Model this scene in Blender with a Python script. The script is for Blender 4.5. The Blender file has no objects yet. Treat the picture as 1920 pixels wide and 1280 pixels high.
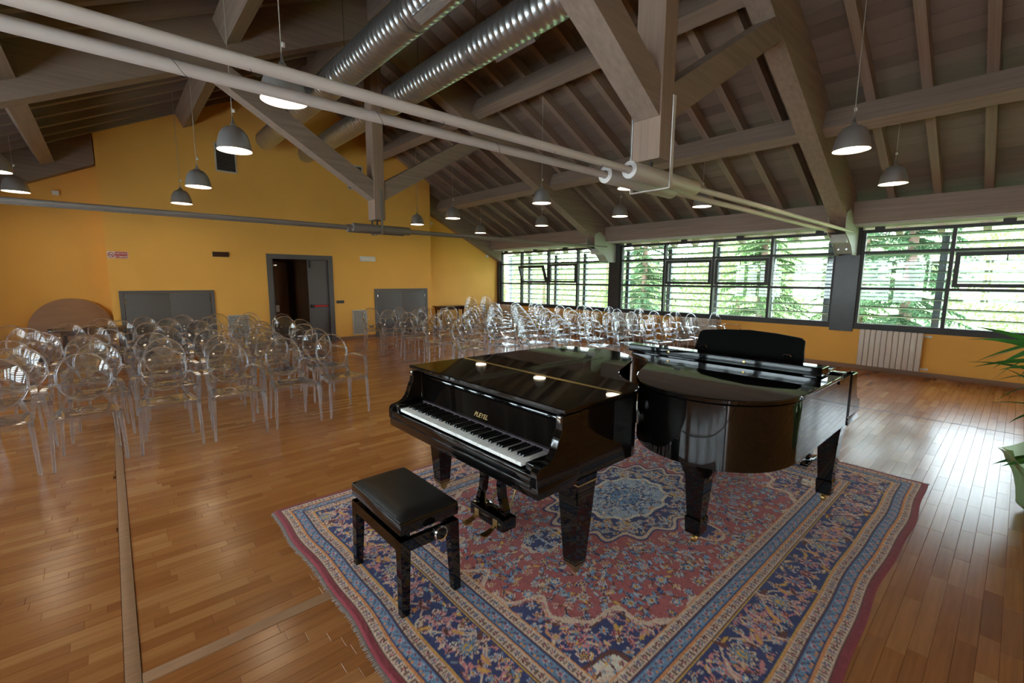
import bpy, bmesh, math, random
import numpy as np
from mathutils import Vector, Matrix
random.seed(7)
rng = np.random.RandomState(11)
SC = bpy.context.scene
COL = SC.collection
PI = math.pi

# ------------------------------------------------------------------ camera
cam_d = bpy.data.cameras.new('camera')
cam = bpy.data.objects.new('camera', cam_d); COL.objects.link(cam)
YAW, PITCH, ROLL, FPX = math.radians(41.6395), math.radians(7.8212), math.radians(0.2982), 844.738
CAM_H = 1.63
F_ = Vector((math.sin(YAW)*math.cos(PITCH), math.cos(YAW)*math.cos(PITCH), -math.sin(PITCH)))
R_ = Vector((math.cos(YAW), -math.sin(YAW), 0)); U_ = R_.cross(F_)
D0 = F_.cross(R_)
RX = math.cos(ROLL)*R_ + math.sin(ROLL)*(-D0); UP = None
Uc = Vector(np.cross(np.array(R_), np.array(F_)).tolist())
R2 = math.cos(ROLL)*R_ + math.sin(ROLL)*Uc
U2 = -math.sin(ROLL)*R_ + math.cos(ROLL)*Uc
M = Matrix((R2, U2, -F_)).transposed().to_4x4()
M.translation = Vector((0, 0, CAM_H))
cam.matrix_world = M
cam_d.sensor_fit = 'HORIZONTAL'; cam_d.sensor_width = 36.0
cam_d.lens = FPX/1920*36.0
cam_d.clip_start = 0.02; cam_d.clip_end = 400
SC.camera = cam

# ------------------------------------------------------------------ world, light, exposure
W = bpy.data.worlds.new('world'); SC.world = W; W.use_nodes = True
wn = W.node_tree.nodes; wl = W.node_tree.links
for n in list(wn): wn.remove(n)
sky = wn.new('ShaderNodeTexSky'); sky.sky_type = 'NISHITA'; sky.sun_disc = False
sky.sun_elevation = math.radians(48); sky.sun_rotation = math.radians(200); sky.dust_density = 3.0; sky.air_density = 1.0
mixs = wn.new('ShaderNodeMix'); mixs.data_type = 'RGBA'; mixs.inputs[0].default_value = 0.7
mixs.inputs[7].default_value = (7.0, 7.6, 8.3, 1)          # bright haze / thin cloud over the whole sky
bg = wn.new('ShaderNodeBackground'); bg.inputs[1].default_value = 1.5
wo = wn.new('ShaderNodeOutputWorld')
wl.new(sky.outputs[0], mixs.inputs[6]); wl.new(mixs.outputs[2], bg.inputs[0]); wl.new(bg.outputs[0], wo.inputs[0])
SKY_SUN = 3.0
sun_d = bpy.data.lights.new('sun', 'SUN'); sun_d.energy = SKY_SUN; sun_d.angle = math.radians(1.0); sun_d.color = (1, .95, .86)
sun = bpy.data.objects.new('sun', sun_d); COL.objects.link(sun); sun.rotation_euler = (math.radians(38), math.radians(6), math.radians(-60))
LAMP_EMIT = 11.0
SC.view_settings.view_transform = 'Standard'; SC.view_settings.look = 'None'
SC.view_settings.gamma = 1.0; SC.view_settings.use_curve_mapping = False
SC.view_settings.exposure = 0.92
cy = SC.cycles
cy.max_bounces = 16; cy.diffuse_bounces = 5; cy.glossy_bounces = 6; cy.transmission_bounces = 14
cy.transparent_max_bounces = 48; cy.caustics_reflective = False; cy.caustics_refractive = False
cy.sample_clamp_indirect = 6.0; cy.use_denoising = True

# ------------------------------------------------------------------ materials
MATS = {}
def mat(name, col=(.5, .5, .5), rough=.5, metal=0., coat=0., spec=.5, emit=None, estr=0., noise=None, bump=None, var=None):
    """noise=(scale xyz, amount): colour mottling; bump=(scale, strength); var: attribute-driven tone"""
    if name in MATS: return MATS[name]
    m = bpy.data.materials.new(name); m.use_nodes = True
    nt = m.node_tree; b = nt.nodes['Principled BSDF']
    b.inputs['Base Color'].default_value = (*col, 1); b.inputs['Roughness'].default_value = rough
    b.inputs['Metallic'].default_value = metal; b.inputs['Coat Weight'].default_value = coat
    b.inputs['Coat Roughness'].default_value = .03
    b.inputs['Specular IOR Level'].default_value = spec
    if emit: b.inputs['Emission Color'].default_value = (*emit, 1); b.inputs['Emission Strength'].default_value = estr
    if noise or bump:
        tc = nt.nodes.new('ShaderNodeTexCoord')
    if noise:
        sc, amt = noise
        mp = nt.nodes.new('ShaderNodeMapping'); mp.inputs['Scale'].default_value = sc
        nz = nt.nodes.new('ShaderNodeTexNoise'); nz.inputs['Scale'].default_value = 1.0; nz.inputs['Detail'].default_value = 5
        cr = nt.nodes.new('ShaderNodeMix'); cr.data_type = 'RGBA'
        cr.inputs[6].default_value = (*[c*(1-amt) for c in col], 1); cr.inputs[7].default_value = (*[min(1, c*(1+amt)) for c in col], 1)
        nt.links.new(tc.outputs['Object'], mp.inputs[0]); nt.links.new(mp.outputs[0], nz.inputs['Vector'])
        nt.links.new(nz.outputs[0], cr.inputs[0]); nt.links.new(cr.outputs[2], b.inputs['Base Color'])
    if bump:
        nb = nt.nodes.new('ShaderNodeTexNoise'); nb.inputs['Scale'].default_value = bump[0]; nb.inputs['Detail'].default_value = 4
        bp = nt.nodes.new('ShaderNodeBump'); bp.inputs['Strength'].default_value = bump[1]; bp.inputs['Distance'].default_value = .01
        nt.links.new(tc.outputs['Object'], nb.inputs['Vector']); nt.links.new(nb.outputs[0], bp.inputs['Height']); nt.links.new(bp.outputs[0], b.inputs['Normal'])
    MATS[name] = m
    return m

def glassy(name, tint=(.97, .98, .98), fac=1.0, rough=.02, ior=1.49, white=0.0, wcol=(.9, .93, .97)):
    """clear sheet plastic or glass: transparent body, Fresnel mirror, a little scatter in the material"""
    m = bpy.data.materials.new(name); m.use_nodes = True; nt = m.node_tree
    for n in list(nt.nodes): nt.nodes.remove(n)
    o = nt.nodes.new('ShaderNodeOutputMaterial'); t = nt.nodes.new('ShaderNodeBsdfTransparent'); g = nt.nodes.new('ShaderNodeBsdfGlossy')
    t.inputs[0].default_value = (*tint, 1); g.inputs['Roughness'].default_value = rough
    f0 = ((ior-1)/(ior+1))**2
    lw = nt.nodes.new('ShaderNodeLayerWeight'); lw.inputs[0].default_value = .5
    pw = nt.nodes.new('ShaderNodeMath'); pw.operation = 'POWER'; pw.inputs[1].default_value = 4.2
    fr = nt.nodes.new('ShaderNodeMath'); fr.operation = 'MULTIPLY_ADD'; fr.inputs[1].default_value = 1-f0; fr.inputs[2].default_value = f0
    nt.links.new(lw.outputs['Facing'], pw.inputs[0]); nt.links.new(pw.outputs[0], fr.inputs[0])
    mu = nt.nodes.new('ShaderNodeMath'); mu.operation = 'MULTIPLY'; mu.inputs[1].default_value = fac; mu.use_clamp = True
    mx = nt.nodes.new('ShaderNodeMixShader')
    nt.links.new(fr.outputs[0], mu.inputs[0]); nt.links.new(mu.outputs[0], mx.inputs[0])
    nt.links.new(t.outputs[0], mx.inputs[1]); nt.links.new(g.outputs[0], mx.inputs[2])
    last = mx
    if white > 0:
        d = nt.nodes.new('ShaderNodeBsdfTranslucent'); d.inputs[0].default_value = (*wcol, 1)
        d2 = nt.nodes.new('ShaderNodeBsdfDiffuse'); d2.inputs[0].default_value = (*wcol, 1)
        a = nt.nodes.new('ShaderNodeMixShader'); a.inputs[0].default_value = .5
        nt.links.new(d.outputs[0], a.inputs[1]); nt.links.new(d2.outputs[0], a.inputs[2])
        mx2 = nt.nodes.new('ShaderNodeMixShader'); mx2.inputs[0].default_value = white
        nt.links.new(mx.outputs[0], mx2.inputs[1]); nt.links.new(a.outputs[0], mx2.inputs[2]); last = mx2
    nt.links.new(last.outputs[0], o.inputs[0]); MATS[name] = m
    return m

def attr_mat(name, lo, mid, hi, rough=.3, coat=0., grain=(3, 60, 60), spec=.5, grain_amt=.25, bumps=0., rough_var=0.):
    """wood whose boards differ: the mesh attribute 'tone' (0..1 per board) picks the board's colour, noise adds grain"""
    m = bpy.data.materials.new(name); m.use_nodes = True; nt = m.node_tree; b = nt.nodes['Principled BSDF']
    at = nt.nodes.new('ShaderNodeAttribute'); at.attribute_name = 'tone'
    rp = nt.nodes.new('ShaderNodeValToRGB'); e = rp.color_ramp.elements
    e[0].color = (*lo, 1); e[1].color = (*hi, 1); x = e.new(.5); x.color = (*mid, 1)
    tc = nt.nodes.new('ShaderNodeTexCoord'); mp = nt.nodes.new('ShaderNodeMapping'); mp.inputs['Scale'].default_value = grain
    add = nt.nodes.new('ShaderNodeVectorMath'); add.operation = 'ADD'
    cm = nt.nodes.new('ShaderNodeCombineXYZ'); sc = nt.nodes.new('ShaderNodeMath'); sc.operation = 'MULTIPLY'; sc.inputs[1].default_value = 37.0
    nz = nt.nodes.new('ShaderNodeTexNoise'); nz.inputs['Scale'].default_value = 1; nz.inputs['Detail'].default_value = 6; nz.inputs['Roughness'].default_value = .6
    mr = nt.nodes.new('ShaderNodeMapRange'); mr.inputs[1].default_value = .25; mr.inputs[2].default_value = .75
    mr.inputs[3].default_value = 1-grain_amt; mr.inputs[4].default_value = 1+grain_amt
    vm = nt.nodes.new('ShaderNodeVectorMath'); vm.operation = 'SCALE'
    L = nt.links.new
    L(at.outputs['Fac'], rp.inputs[0]); L(tc.outputs['Object'], mp.inputs[0]); L(at.outputs['Fac'], sc.inputs[0]); L(sc.outputs[0], cm.inputs[0]); L(sc.outputs[0], cm.inputs[1])
    L(mp.outputs[0], add.inputs[0]); L(cm.outputs[0], add.inputs[1]); L(add.outputs[0], nz.inputs['Vector']); L(nz.outputs[0], mr.inputs[0])
    L(rp.outputs[0], vm.inputs[0]); L(mr.outputs[0], vm.inputs['Scale']); L(vm.outputs[0], b.inputs['Base Color'])
    b.inputs['Roughness'].default_value = rough; b.inputs['Coat Weight'].default_value = coat; b.inputs['Coat Roughness'].default_value = .12
    b.inputs['Specular IOR Level'].default_value = spec
    if bumps:
        bp = nt.nodes.new('ShaderNodeBump'); bp.inputs['Strength'].default_value = bumps; bp.inputs['Distance'].default_value = .004
        L(nz.outputs[0], bp.inputs['Height']); L(bp.outputs[0], b.inputs['Normal'])
    MATS[name] = m
    return m

yellow = mat('yellow_paint', (.90, .475, .098), .75, noise=((1.2, 1.2, 1.2), .10), bump=(60, .08))
dark_metal = mat('anthracite_metal', (.040, .038, .038), .45, .0, spec=.3, noise=((3, 3, 3), .12))
door_grey = mat('grey_door', (.125, .115, .112), .55, noise=((90, 90, 90), .10))
roofwood = attr_mat('grey_brown_roof_wood', (.160, .118, .094), (.208, .156, .127), (.25, .192, .158), .62, 0, (2.2, .35, 9), .35, .20)
beamwood_x = attr_mat('grey_brown_beam_wood', (.235, .168, .130), (.28, .205, .161), (.325, .243, .192), .60, 0, (.8, 22, 22), .35, .20)
beamwood_y = attr_mat('grey_brown_purlin_wood', (.235, .168, .130), (.28, .205, .161), (.325, .243, .192), .60, 0, (22, .8, 22), .35, .20)
postwood = attr_mat('post_wood', (.28, .19, .145), (.33, .227, .173), (.38, .262, .20), .60, 0, (22, 22, .8), .35, .22)
parquet = attr_mat('parquet', (.32, .110, .029), (.45, .170, .048), (.58, .265, .092), .21, 0, (2.5, 45, 10), .5, .16, .05)
trimwood = mat('floor_trim_wood', (.43, .235, .125), .38, noise=((6, 60, 60), .25), spec=.4)
basewood = mat('skirting_wood', (.25, .13, .065), .5, noise=((4, 4, 30), .2))
black_lac = mat('black_lacquer', (.0035, .0032, .0032), .03, spec=.7)
black_satin = mat('black_satin', (.006, .006, .006), .30)
black_leather = mat('black_leather', (.008, .0075, .0075), .36, bump=(260, .25), spec=.5)
brass = mat('brass', (.62, .42, .16), .28, 1.0)
dull_brass = mat('dull_brass', (.45, .32, .15), .4, 1.0)
gold = mat('gold_leaf', (.78, .55, .24), .35, .8)
ivory = mat('white_key', (.94, .93, .90), .22, spec=.5)
felt = mat('grey_felt', (.075, .06, .07), .95)
chrome = mat('chrome', (.75, .75, .76), .12, 1.0)
zinc = mat('galvanised_steel', (.52, .53, .54), .30, .9, noise=((5, 5, 5), .10))
shade_al = mat('brushed_aluminium', (.56, .55, .55), .30, .75, noise=((30, 30, 4), .08))
lamp_in = mat('lamp_glow', (.9, .85, .75), .6, emit=(1.0, .80, .55), estr=LAMP_EMIT)
rod_shaded = mat('shaded_rod_paint', (.20, .175, .16), .5, noise=((4, 4, 4), .08))  # far truss steel: the weak light there is put into a darker colour
rod_paint = mat('pale_grey_paint', (.66, .625, .61), .45, noise=((4, 4, 4), .08))
plate_paint = mat('pale_green_grey_paint', (.42, .44, .40), .5, noise=((5, 5, 5), .10))
rad_paint = mat('radiator_enamel', (.66, .59, .53), .35)
white_pl = mat('white_plastic', (.75, .73, .70), .45)
white_met = mat('white_painted_grille', (.58, .53, .47), .5)
black_pl = mat('black_plastic', (.012, .012, .013), .4)
red_pl = mat('red_bar', (.55, .012, .015), .35)
red_dark = mat('dark_red_display', (.045, .012, .010), .35)
sign_red = mat('sign_red', (.48, .035, .035), .5)
sign_white = mat('sign_white', (.78, .72, .68), .5)
sign_black = mat('sign_black', (.02, .018, .018), .5)
plywood = mat('plywood', (.33, .17, .085), .5, noise=((2, 9, 9), .28))
mahog = mat('mahogany', (.060, .020, .011), .25, coat=.3, noise=((6, 40, 40), .3))
vest_wood = mat('vestibule_wood', (.24, .135, .080), .45, noise=((20, 20, 2), .25))
soffit = mat('pale_soffit', (.52, .47, .42), .6, noise=((2, 8, 8), .08))
alu = mat('louver_aluminium', (.16, .175, .19), .45, .4)
leafm = mat('plant_leaf', (.045, .17, .025), .35, noise=((14, 14, 14), .45), spec=.5)
bark = mat('bark', (.10, .065, .045), .9, noise=((6, 6, 2), .3))
grassm = mat('lawn', (.20, .30, .10), .95, noise=((.6, .6, .6), .3))
terracotta = mat('plant_pot', (.20, .075, .04), .6)
soilm = mat('soil', (.03, .02, .014), .95)
plexi = glassy('clear_acrylic', (.965, .972, .978), 1.3, .012, 1.49, white=.012)
plexi_seat = glassy('clear_acrylic_seat', (.955, .965, .975), 2.3, .02, 1.49, white=.06)
plexi_edge = glassy('clear_acrylic_edge', (.90, .915, .93), 1.7, .03, 1.55, white=.16)
nt_ = plexi_edge.node_tree; out_ = [n for n in nt_.nodes if n.type == 'OUTPUT_MATERIAL'][0]; prev_ = out_.inputs[0].links[0].from_socket
gl_ = nt_.nodes.new('ShaderNodeBsdfGlass'); gl_.inputs['Roughness'].default_value = .02; gl_.inputs['IOR'].default_value = 1.49; gl_.inputs['Color'].default_value = (.97, .98, 1, 1)
mg_ = nt_.nodes.new('ShaderNodeMixShader'); mg_.inputs[0].default_value = .55
nt_.links.new(prev_, mg_.inputs[1]); nt_.links.new(gl_.outputs[0], mg_.inputs[2]); nt_.links.new(mg_.outputs[0], out_.inputs[0])
window_glass = glassy('window_glass', (.93, .97, .95), 1.0, .0, 1.5)
wrapper = glassy('green_cellophane', (.48, .62, .42), 1.4, .10, 1.5, white=.40, wcol=(.40, .58, .28))

def fol_mat(name, col):
    m = bpy.data.materials.new(name); m.use_nodes = True; nt = m.node_tree
    for n in list(nt.nodes): nt.nodes.remove(n)
    o = nt.nodes.new('ShaderNodeOutputMaterial'); d = nt.nodes.new('ShaderNodeBsdfDiffuse'); t = nt.nodes.new('ShaderNodeBsdfTranslucent')
    tc = nt.nodes.new('ShaderNodeTexCoord'); nz = nt.nodes.new('ShaderNodeTexNoise'); nz.inputs['Scale'].default_value = 3.0
    cr = nt.nodes.new('ShaderNodeMix'); cr.data_type = 'RGBA'
    cr.inputs[6].default_value = (*[c*.55 for c in col], 1); cr.inputs[7].default_value = (*[c*1.5 for c in col], 1)
    mx = nt.nodes.new('ShaderNodeMixShader'); mx.inputs[0].default_value = .45
    L = nt.links.new
    L(tc.outputs['Object'], nz.inputs['Vector']); L(nz.outputs[0], cr.inputs[0]); L(cr.outputs[2], d.inputs[0]); L(cr.outputs[2], t.inputs[0])
    L(d.outputs[0], mx.inputs[1]); L(t.outputs[0], mx.inputs[2]); L(mx.outputs[0], o.inputs[0])
    return m
fol_a = fol_mat('conifer_needles', (.075, .130, .052)); fol_b = fol_mat('broadleaf_foliage', (.140, .205, .075)); fol_c = fol_mat('blue_green_needles', (.070, .128, .068))

# ------------------------------------------------------------------ mesh builder
class MB:
    def __init__(s): s.v = []; s.f = []; s.t = []; s.tone = None
    def add(s, vs, fs):
        o = len(s.v); s.v += [tuple(p) for p in vs]; s.f += [tuple(i+o for i in f) for f in fs]
        s.t += [s.tone if s.tone is not None else .5]*len(fs)
        return s
    def box(s, x0, x1, y0, y1, z0, z1, b=0.):
        if b <= 0:
            vs = [(x, y, z) for x in (x0, x1) for y in (y0, y1) for z in (z0, z1)]
            return s.add(vs, [(0, 1, 3, 2), (4, 6, 7, 5), (0, 4, 5, 1), (2, 3, 7, 6), (0, 2, 6, 4), (1, 5, 7, 3)])
        bm = bmesh.new(); bmesh.ops.create_cube(bm, size=1)
        for v in bm.verts:
            v.co = Vector(((x0+x1)/2+v.co.x*(x1-x0), (y0+y1)/2+v.co.y*(y1-y0), (z0+z1)/2+v.co.z*(z1-z0)))
        bmesh.ops.bevel(bm, geom=list(bm.edges), offset=b, segments=2, affect='EDGES', profile=.5)
        return s.bm(bm)
    def bm(s, bm):
        bm.verts.index_update(); vs = [v.co.copy() for v in bm.verts]; fs = [[v.index for v in f.verts] for f in bm.faces]; bm.free()
        return s.add(vs, fs)
    def prism(s, poly, axis, a, b_, cap=True):
        """poly: 2-D outline; axis 'x','y','z' extruded from a to b"""
        def P(p, t): return {'x': (t, p[0], p[1]), 'y': (p[0], t, p[1]), 'z': (p[0], p[1], t)}[axis]
        n = len(poly); vs = [P(p, a) for p in poly]+[P(p, b_) for p in poly]
        fs = [(i, (i+1) % n, (i+1) % n+n, i+n) for i in range(n)]
        if cap: fs += [tuple(range(n-1, -1, -1)), tuple(range(n, 2*n))]
        return s.add(vs, fs)
    def hexa(s, A, B):
        """A, B: two quads (4 points each) joined"""
        return s.add(list(A)+list(B), [(3, 2, 1, 0), (4, 5, 6, 7), (0, 1, 5, 4), (1, 2, 6, 5), (2, 3, 7, 6), (3, 0, 4, 7)])
    def beam(s, p0, p1, w, h, up=(0, 0, 1)):
        p0 = Vector(p0); p1 = Vector(p1); d = (p1-p0).normalized(); sd = d.cross(Vector(up)).normalized(); u = sd.cross(d)
        q = [sd*(w/2)*a+u*(h/2)*b for a, b in ((-1, -1), (1, -1), (1, 1), (-1, 1))]
        return s.hexa([p0+x for x in q], [p1+x for x in q])
    def tube(s, path, r, n=8, cap=True, flat=1.0, up=(0, 0, 1)):
        path = [Vector(p) for p in path]; vs = []; fs = []; m = len(path)
        rs = r if isinstance(r, (list, tuple)) else [r]*m
        for i, p in enumerate(path):
            d = (path[min(i+1, m-1)]-path[max(i-1, 0)]).normalized()
            u0 = Vector(up) if abs(d.dot(Vector(up))) < .98 else Vector((1, 0, 0))
            sd = d.cross(u0).normalized(); u = sd.cross(d)
            for k in range(n):
                a = 2*PI*k/n; vs.append(p+(sd*math.cos(a)+u*math.sin(a)*flat)*rs[i])
        for i in range(m-1):
            for k in range(n):
                fs.append((i*n+k, i*n+(k+1) % n, (i+1)*n+(k+1) % n, (i+1)*n+k))
        if cap: fs += [tuple(range(n-1, -1, -1)), tuple(range((m-1)*n, m*n))]
        return s.add(vs, fs)
    def lathe(s, prof, n=24, c=(0, 0, 0), axis='z', cap0=False, cap1=False):
        vs = []; fs = []
        for r, h in prof:
            for k in range(n):
                a = 2*PI*k/n; x, y = r*math.cos(a), r*math.sin(a)
                q = {'z': (x, y, h), 'y': (x, h, y), 'x': (h, x, y)}[axis]
                vs.append((c[0]+q[0], c[1]+q[1], c[2]+q[2]))
        m = len(prof)
        for i in range(m-1):
            for k in range(n): fs.append((i*n+k, i*n+(k+1) % n, (i+1)*n+(k+1) % n, (i+1)*n+k))
        if cap0: fs.append(tuple(range(n-1, -1, -1)))
        if cap1: fs.append(tuple(range((m-1)*n, m*n)))
        return s.add(vs, fs)
    def sphere(s, c, r, n=10, m=6):
        return s.lathe([(max(1e-4, r*math.sin(PI*i/m)), -r*math.cos(PI*i/m)) for i in range(m+1)], n, c)
    def mesh(s, name, smooth=True, ang=35):
        me = bpy.data.meshes.new(name); me.from_pydata(s.v, [], s.f)
        bm = bmesh.new(); bm.from_mesh(me); bmesh.ops.recalc_face_normals(bm, faces=bm.faces); bm.to_mesh(me); bm.free()
        if smooth:
            me.polygons.foreach_set('use_smooth', [True]*len(me.polygons)); me.set_sharp_from_angle(angle=math.radians(ang))
        if any(t != .5 for t in s.t) or s.tone is not None:
            a = me.attributes.new('tone', 'FLOAT', 'FACE'); a.data.foreach_set('value', s.t)
        me.update()
        return me
    def obj(s, name, m, parent=None, smooth=True, ang=35, loc=(0, 0, 0)):
        return mk(name, s.mesh(name, smooth, ang), m, parent, loc)

def mk(name, me, m, parent=None, loc=(0, 0, 0), rot=(0, 0, 0)):
    if m is not None and len(me.materials) == 0: me.materials.append(m)
    o = bpy.data.objects.new(name, me); COL.objects.link(o); o.location = loc; o.rotation_euler = rot
    if parent is not None: o.parent = parent
    return o
def tag(o, label, cat=None, group=None, kind=None):
    o['label'] = label
    if cat: o['category'] = cat
    if group: o['group'] = group
    if kind: o['kind'] = kind
    return o
def thing(name, label, cat, loc=(0, 0, 0), rz=0., group=None, kind=None):
    o = bpy.data.objects.new(name, None); COL.objects.link(o); o.location = loc; o.rotation_euler = (0, 0, rz); o.empty_display_size = .1
    return tag(o, label, cat, group, kind)
def dup(root, loc, rz=0., label=None, group=None):
    r = root.copy(); COL.objects.link(r); r.location = loc; r.rotation_euler = (0, 0, rz)
    if label: r['label'] = label
    if group: r['group'] = group
    for ch in list(root.children):
        c = ch.copy(); COL.objects.link(c); c.parent = r
        for g in ch.children:
            d = g.copy(); COL.objects.link(d); d.parent = c
    return r
def bx(name, m, x0, x1, y0, y1, z0, z1, parent=None, b=0.):
    return MB().box(x0, x1, y0, y1, z0, z1, b).obj(name, m, parent, smooth=b > 0)
ORD = ['first', 'second', 'third', 'fourth', 'fifth', 'sixth', 'seventh', 'eighth', 'ninth', 'tenth']

# ------------------------------------------------------------------ room data
XR, SL = 3.57, .487                   # ridge position, roof slope
ZR = 6.278
def zd(x): return ZR-SL*abs(x-XR)     # underside of the roof deck
CS, SN = 1/math.sqrt(1+SL*SL), SL/math.sqrt(1+SL*SL)
XE = 10.38; XW = 2*XR-XE              # window walls
YG, YF, YB = 11.98, 12.45, -3.6       # gable box face, recess face, wall behind the camera
XL0, XL1 = .01, 7.35
TR = (2.23, 7.55)                     # truss planes

# ------------------------------------------------------------------ floor
PW = .0695
floor = bx('floor', mat('subfloor', (.16, .07, .025), .7), XW-.1, XE+.1, YB-.1, 13.9, -.12, -.014)
tag(floor, 'honey brown parquet floor of narrow boards', 'floor', kind='structure')
def plank_geo(mb, x0, x1, y0, y1, tone, j):
    mb.tone = tone
    b = .0012; zt = j[0]
    z = [zt+j[1]*sx+j[2]*sy for sx in (-1, 1) for sy in (-1, 1)]
    vs = [(x0, y0, -.013), (x0, y1, -.013), (x1, y0, -.013), (x1, y1, -.013),
          (x0, y0, z[0]-b), (x0, y1, z[1]-b), (x1, y0, z[2]-b), (x1, y1, z[3]-b),
          (x0+b, y0+b, z[0]), (x0+b, y1-b, z[1]), (x1-b, y0+b, z[2]), (x1-b, y1-b, z[3])]
    mb.add(vs, [(0, 1, 5, 4), (1, 3, 7, 5), (3, 2, 6, 7), (2, 0, 4, 6), (4, 5, 9, 8), (5, 7, 11, 9), (7, 6, 10, 11), (6, 4, 8, 10), (8, 9, 11, 10)])
planks = []
ny0 = int(math.floor(YB/PW)); ny1 = int(math.ceil(12.45/PW))
for iy in range(ny0, ny1):
    y0 = .036+iy*PW; y1 = y0+PW-.0006
    x = XW+random.uniform(-.5, 0)
    while x < XE:
        ln = random.choice((.30, .35, .42, .46, .5, .55)); x1 = min(x+ln, XE)
        segs = [(max(x, XW), x1)]
        # the boards stop at the long trim strip and at the thin joint
        for cut0, cut1 in ((-.092, -.036), (7.198, 7.206)) + (((-.05, 1.3),) if iy == 31 else ()):
            ns = []
            for a, b in segs:
                if b <= cut0 or a >= cut1: ns.append((a, b))
                else:
                    if cut0-a > .02: ns.append((a, cut0))
                    if b-cut1 > .02: ns.append((cut1, b))
            segs = ns
        for a, b in segs:
            yy0, yy1 = y0, y1
            t = min(1, max(0, random.gauss(.5, .17)))
            if random.random() < .035: t = random.uniform(.85, 1)
            planks.append((a, b-.0004, yy0, yy1, t, (random.uniform(-.0003, .0003), random.gauss(0, .00012), random.gauss(0, .00007))))
        x = x1
def seen(p):
    """pixel width and area of a board as the camera sees it (0 when hidden or out of frame)"""
    cx, cyy = (p[0]+p[1])/2, (p[2]+p[3])/2
    v = Vector((cx, cyy, -CAM_H)); d = v.dot(F_)
    if d < .3: return 0
    u = v.dot(R2)/d*FPX; w = -v.dot(U2)/d*FPX
    if abs(u) > 990 or abs(w) > 680: return 0
    if .75 < cx < 4.8 and .36 < cyy < 3.3: return 0
    return (p[1]-p[0])*(p[3]-p[2])/d**3
order = sorted(range(len(planks)), key=lambda i: -seen(planks[i]))
near = set(order[:298])
rest = MB()
for i, p in enumerate(planks):
    if i in near:
        mb = MB(); cx, cyy = (p[0]+p[1])/2, (p[2]+p[3])/2
        plank_geo(mb, *p); mk('plank', mb.mesh('plank', False), parquet, floor)
    else: plank_geo(rest, *p)
ro = mk('parquet_boards', rest.mesh('parquet_boards', False), parquet, floor); ro['kind'] = 'stuff'
t1 = bx('trim_1', trimwood, -.090, -.038, -1.0, 8.6, -.014, .0035, None, .0015); tag(t1, 'long flat oak strip let into the parquet, running toward the back wall', 'trim', kind='structure')
t2 = bx('trim_2', trimwood, -.036, 1.30, 2.192, 2.2585, -.014, .0035, None, .0015); tag(t2, 'short flat oak strip crossing the parquet to the rug edge', 'trim', kind='structure')
t3 = bx('trim_3', mat('joint_metal', (.20, .20, .21), .4, .5), 7.1985, 7.2055, YB, 12.4, -.014, .0022); tag(t3, 'thin dark expansion joint in the parquet beside the window wall', 'trim', kind='structure')

# ------------------------------------------------------------------ walls
wb = MB(); zt = lambda x: zd(x)+.02
wb.prism([(XL0, 0), (2.90, 0), (2.90, 2.15), (4.33, 2.15), (4.33, 0), (XL1, 0), (XL1, zt(XL1)), (XR, zt(XR)), (XL0, zt(XL0))], 'y', YG, YG+.14)
wall_back = wb.obj('wall_back', yellow, smooth=False); tag(wall_back, 'yellow gable wall with the grey doors and vents', 'wall', kind='structure')
w = MB().box(XL1-.14, XL1, YG+.14, YF+.1, 0, zd(XL1)).box(XL0, XL0+.14, YG+.14, YF+.1, 0, zd(XL0))
w.obj('wall_returns', yellow, wall_back, False)
w = MB().prism([(XL1-.1, 0), (XE+.1, 0), (XE+.1, zd(XE)), (XL1-.1, zd(XL1))], 'y', YF, YF+.12)
tag(w.obj('wall_back_right', yellow, smooth=False), 'bright yellow recessed wall between the gable wall and the windows', 'wall', kind='structure')
w = MB().prism([(XW-.1, 0), (XL0+.1, 0), (XL0+.1, zd(XL0)), (XW-.1, zd(XW))], 'y', YF, YF+.12)
tag(w.obj('wall_back_left', yellow, smooth=False), 'yellow recessed wall behind the round wooden tabletop', 'wall', kind='structure')
wall_right = bx('wall_right', yellow, XE, XE+.14, YB, YF+.1, 0, .75); tag(wall_right, 'low yellow wall under the long band of windows', 'wall', kind='structure')
wall_left = bx('wall_left', yellow, XW-.14, XW, YB, YF+.1, 0, .75); tag(wall_left, 'low yellow wall under the opposite windows', 'wall', kind='structure')
w = MB().prism([(XW-.1, 0), (XE+.1, 0), (XE+.1, zd(XE)), (XR, ZR), (XW-.1, zd(XW))], 'y', YB-.12, YB)
tag(w.obj('wall_front', yellow, smooth=False), 'yellow gable wall behind the photographer', 'wall', kind='structure')
def base(name, x0, x1, y0, y1, label): tag(bx(name, basewood, x0, x1, y0, y1, 0, .085, None, .004), label, 'baseboard', kind='structure')
base('baseboard_right', XE-.016, XE-.001, YB, YF, 'wooden skirting under the radiators of the window wall')
bb = MB().box(XL0, 2.83, YG-.014, YG-.001, 0, .085).box(4.40, XL1, YG-.014, YG-.001, 0, .085)
tag(bb.obj('baseboard_back', basewood, smooth=False), 'wooden skirting along the yellow gable wall', 'baseboard', kind='structure')
base('baseboard_back_right', XL1, XE-.02, YF-.014, YF-.001, 'wooden skirting of the right-hand wall recess')
base('baseboard_back_left', XW+.02, XL0, YF-.014, YF-.001, 'wooden skirting of the left-hand wall recess')
base('baseboard_left', XW+.001, XW+.016, YB, YF, 'wooden skirting of the opposite window wall')

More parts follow.
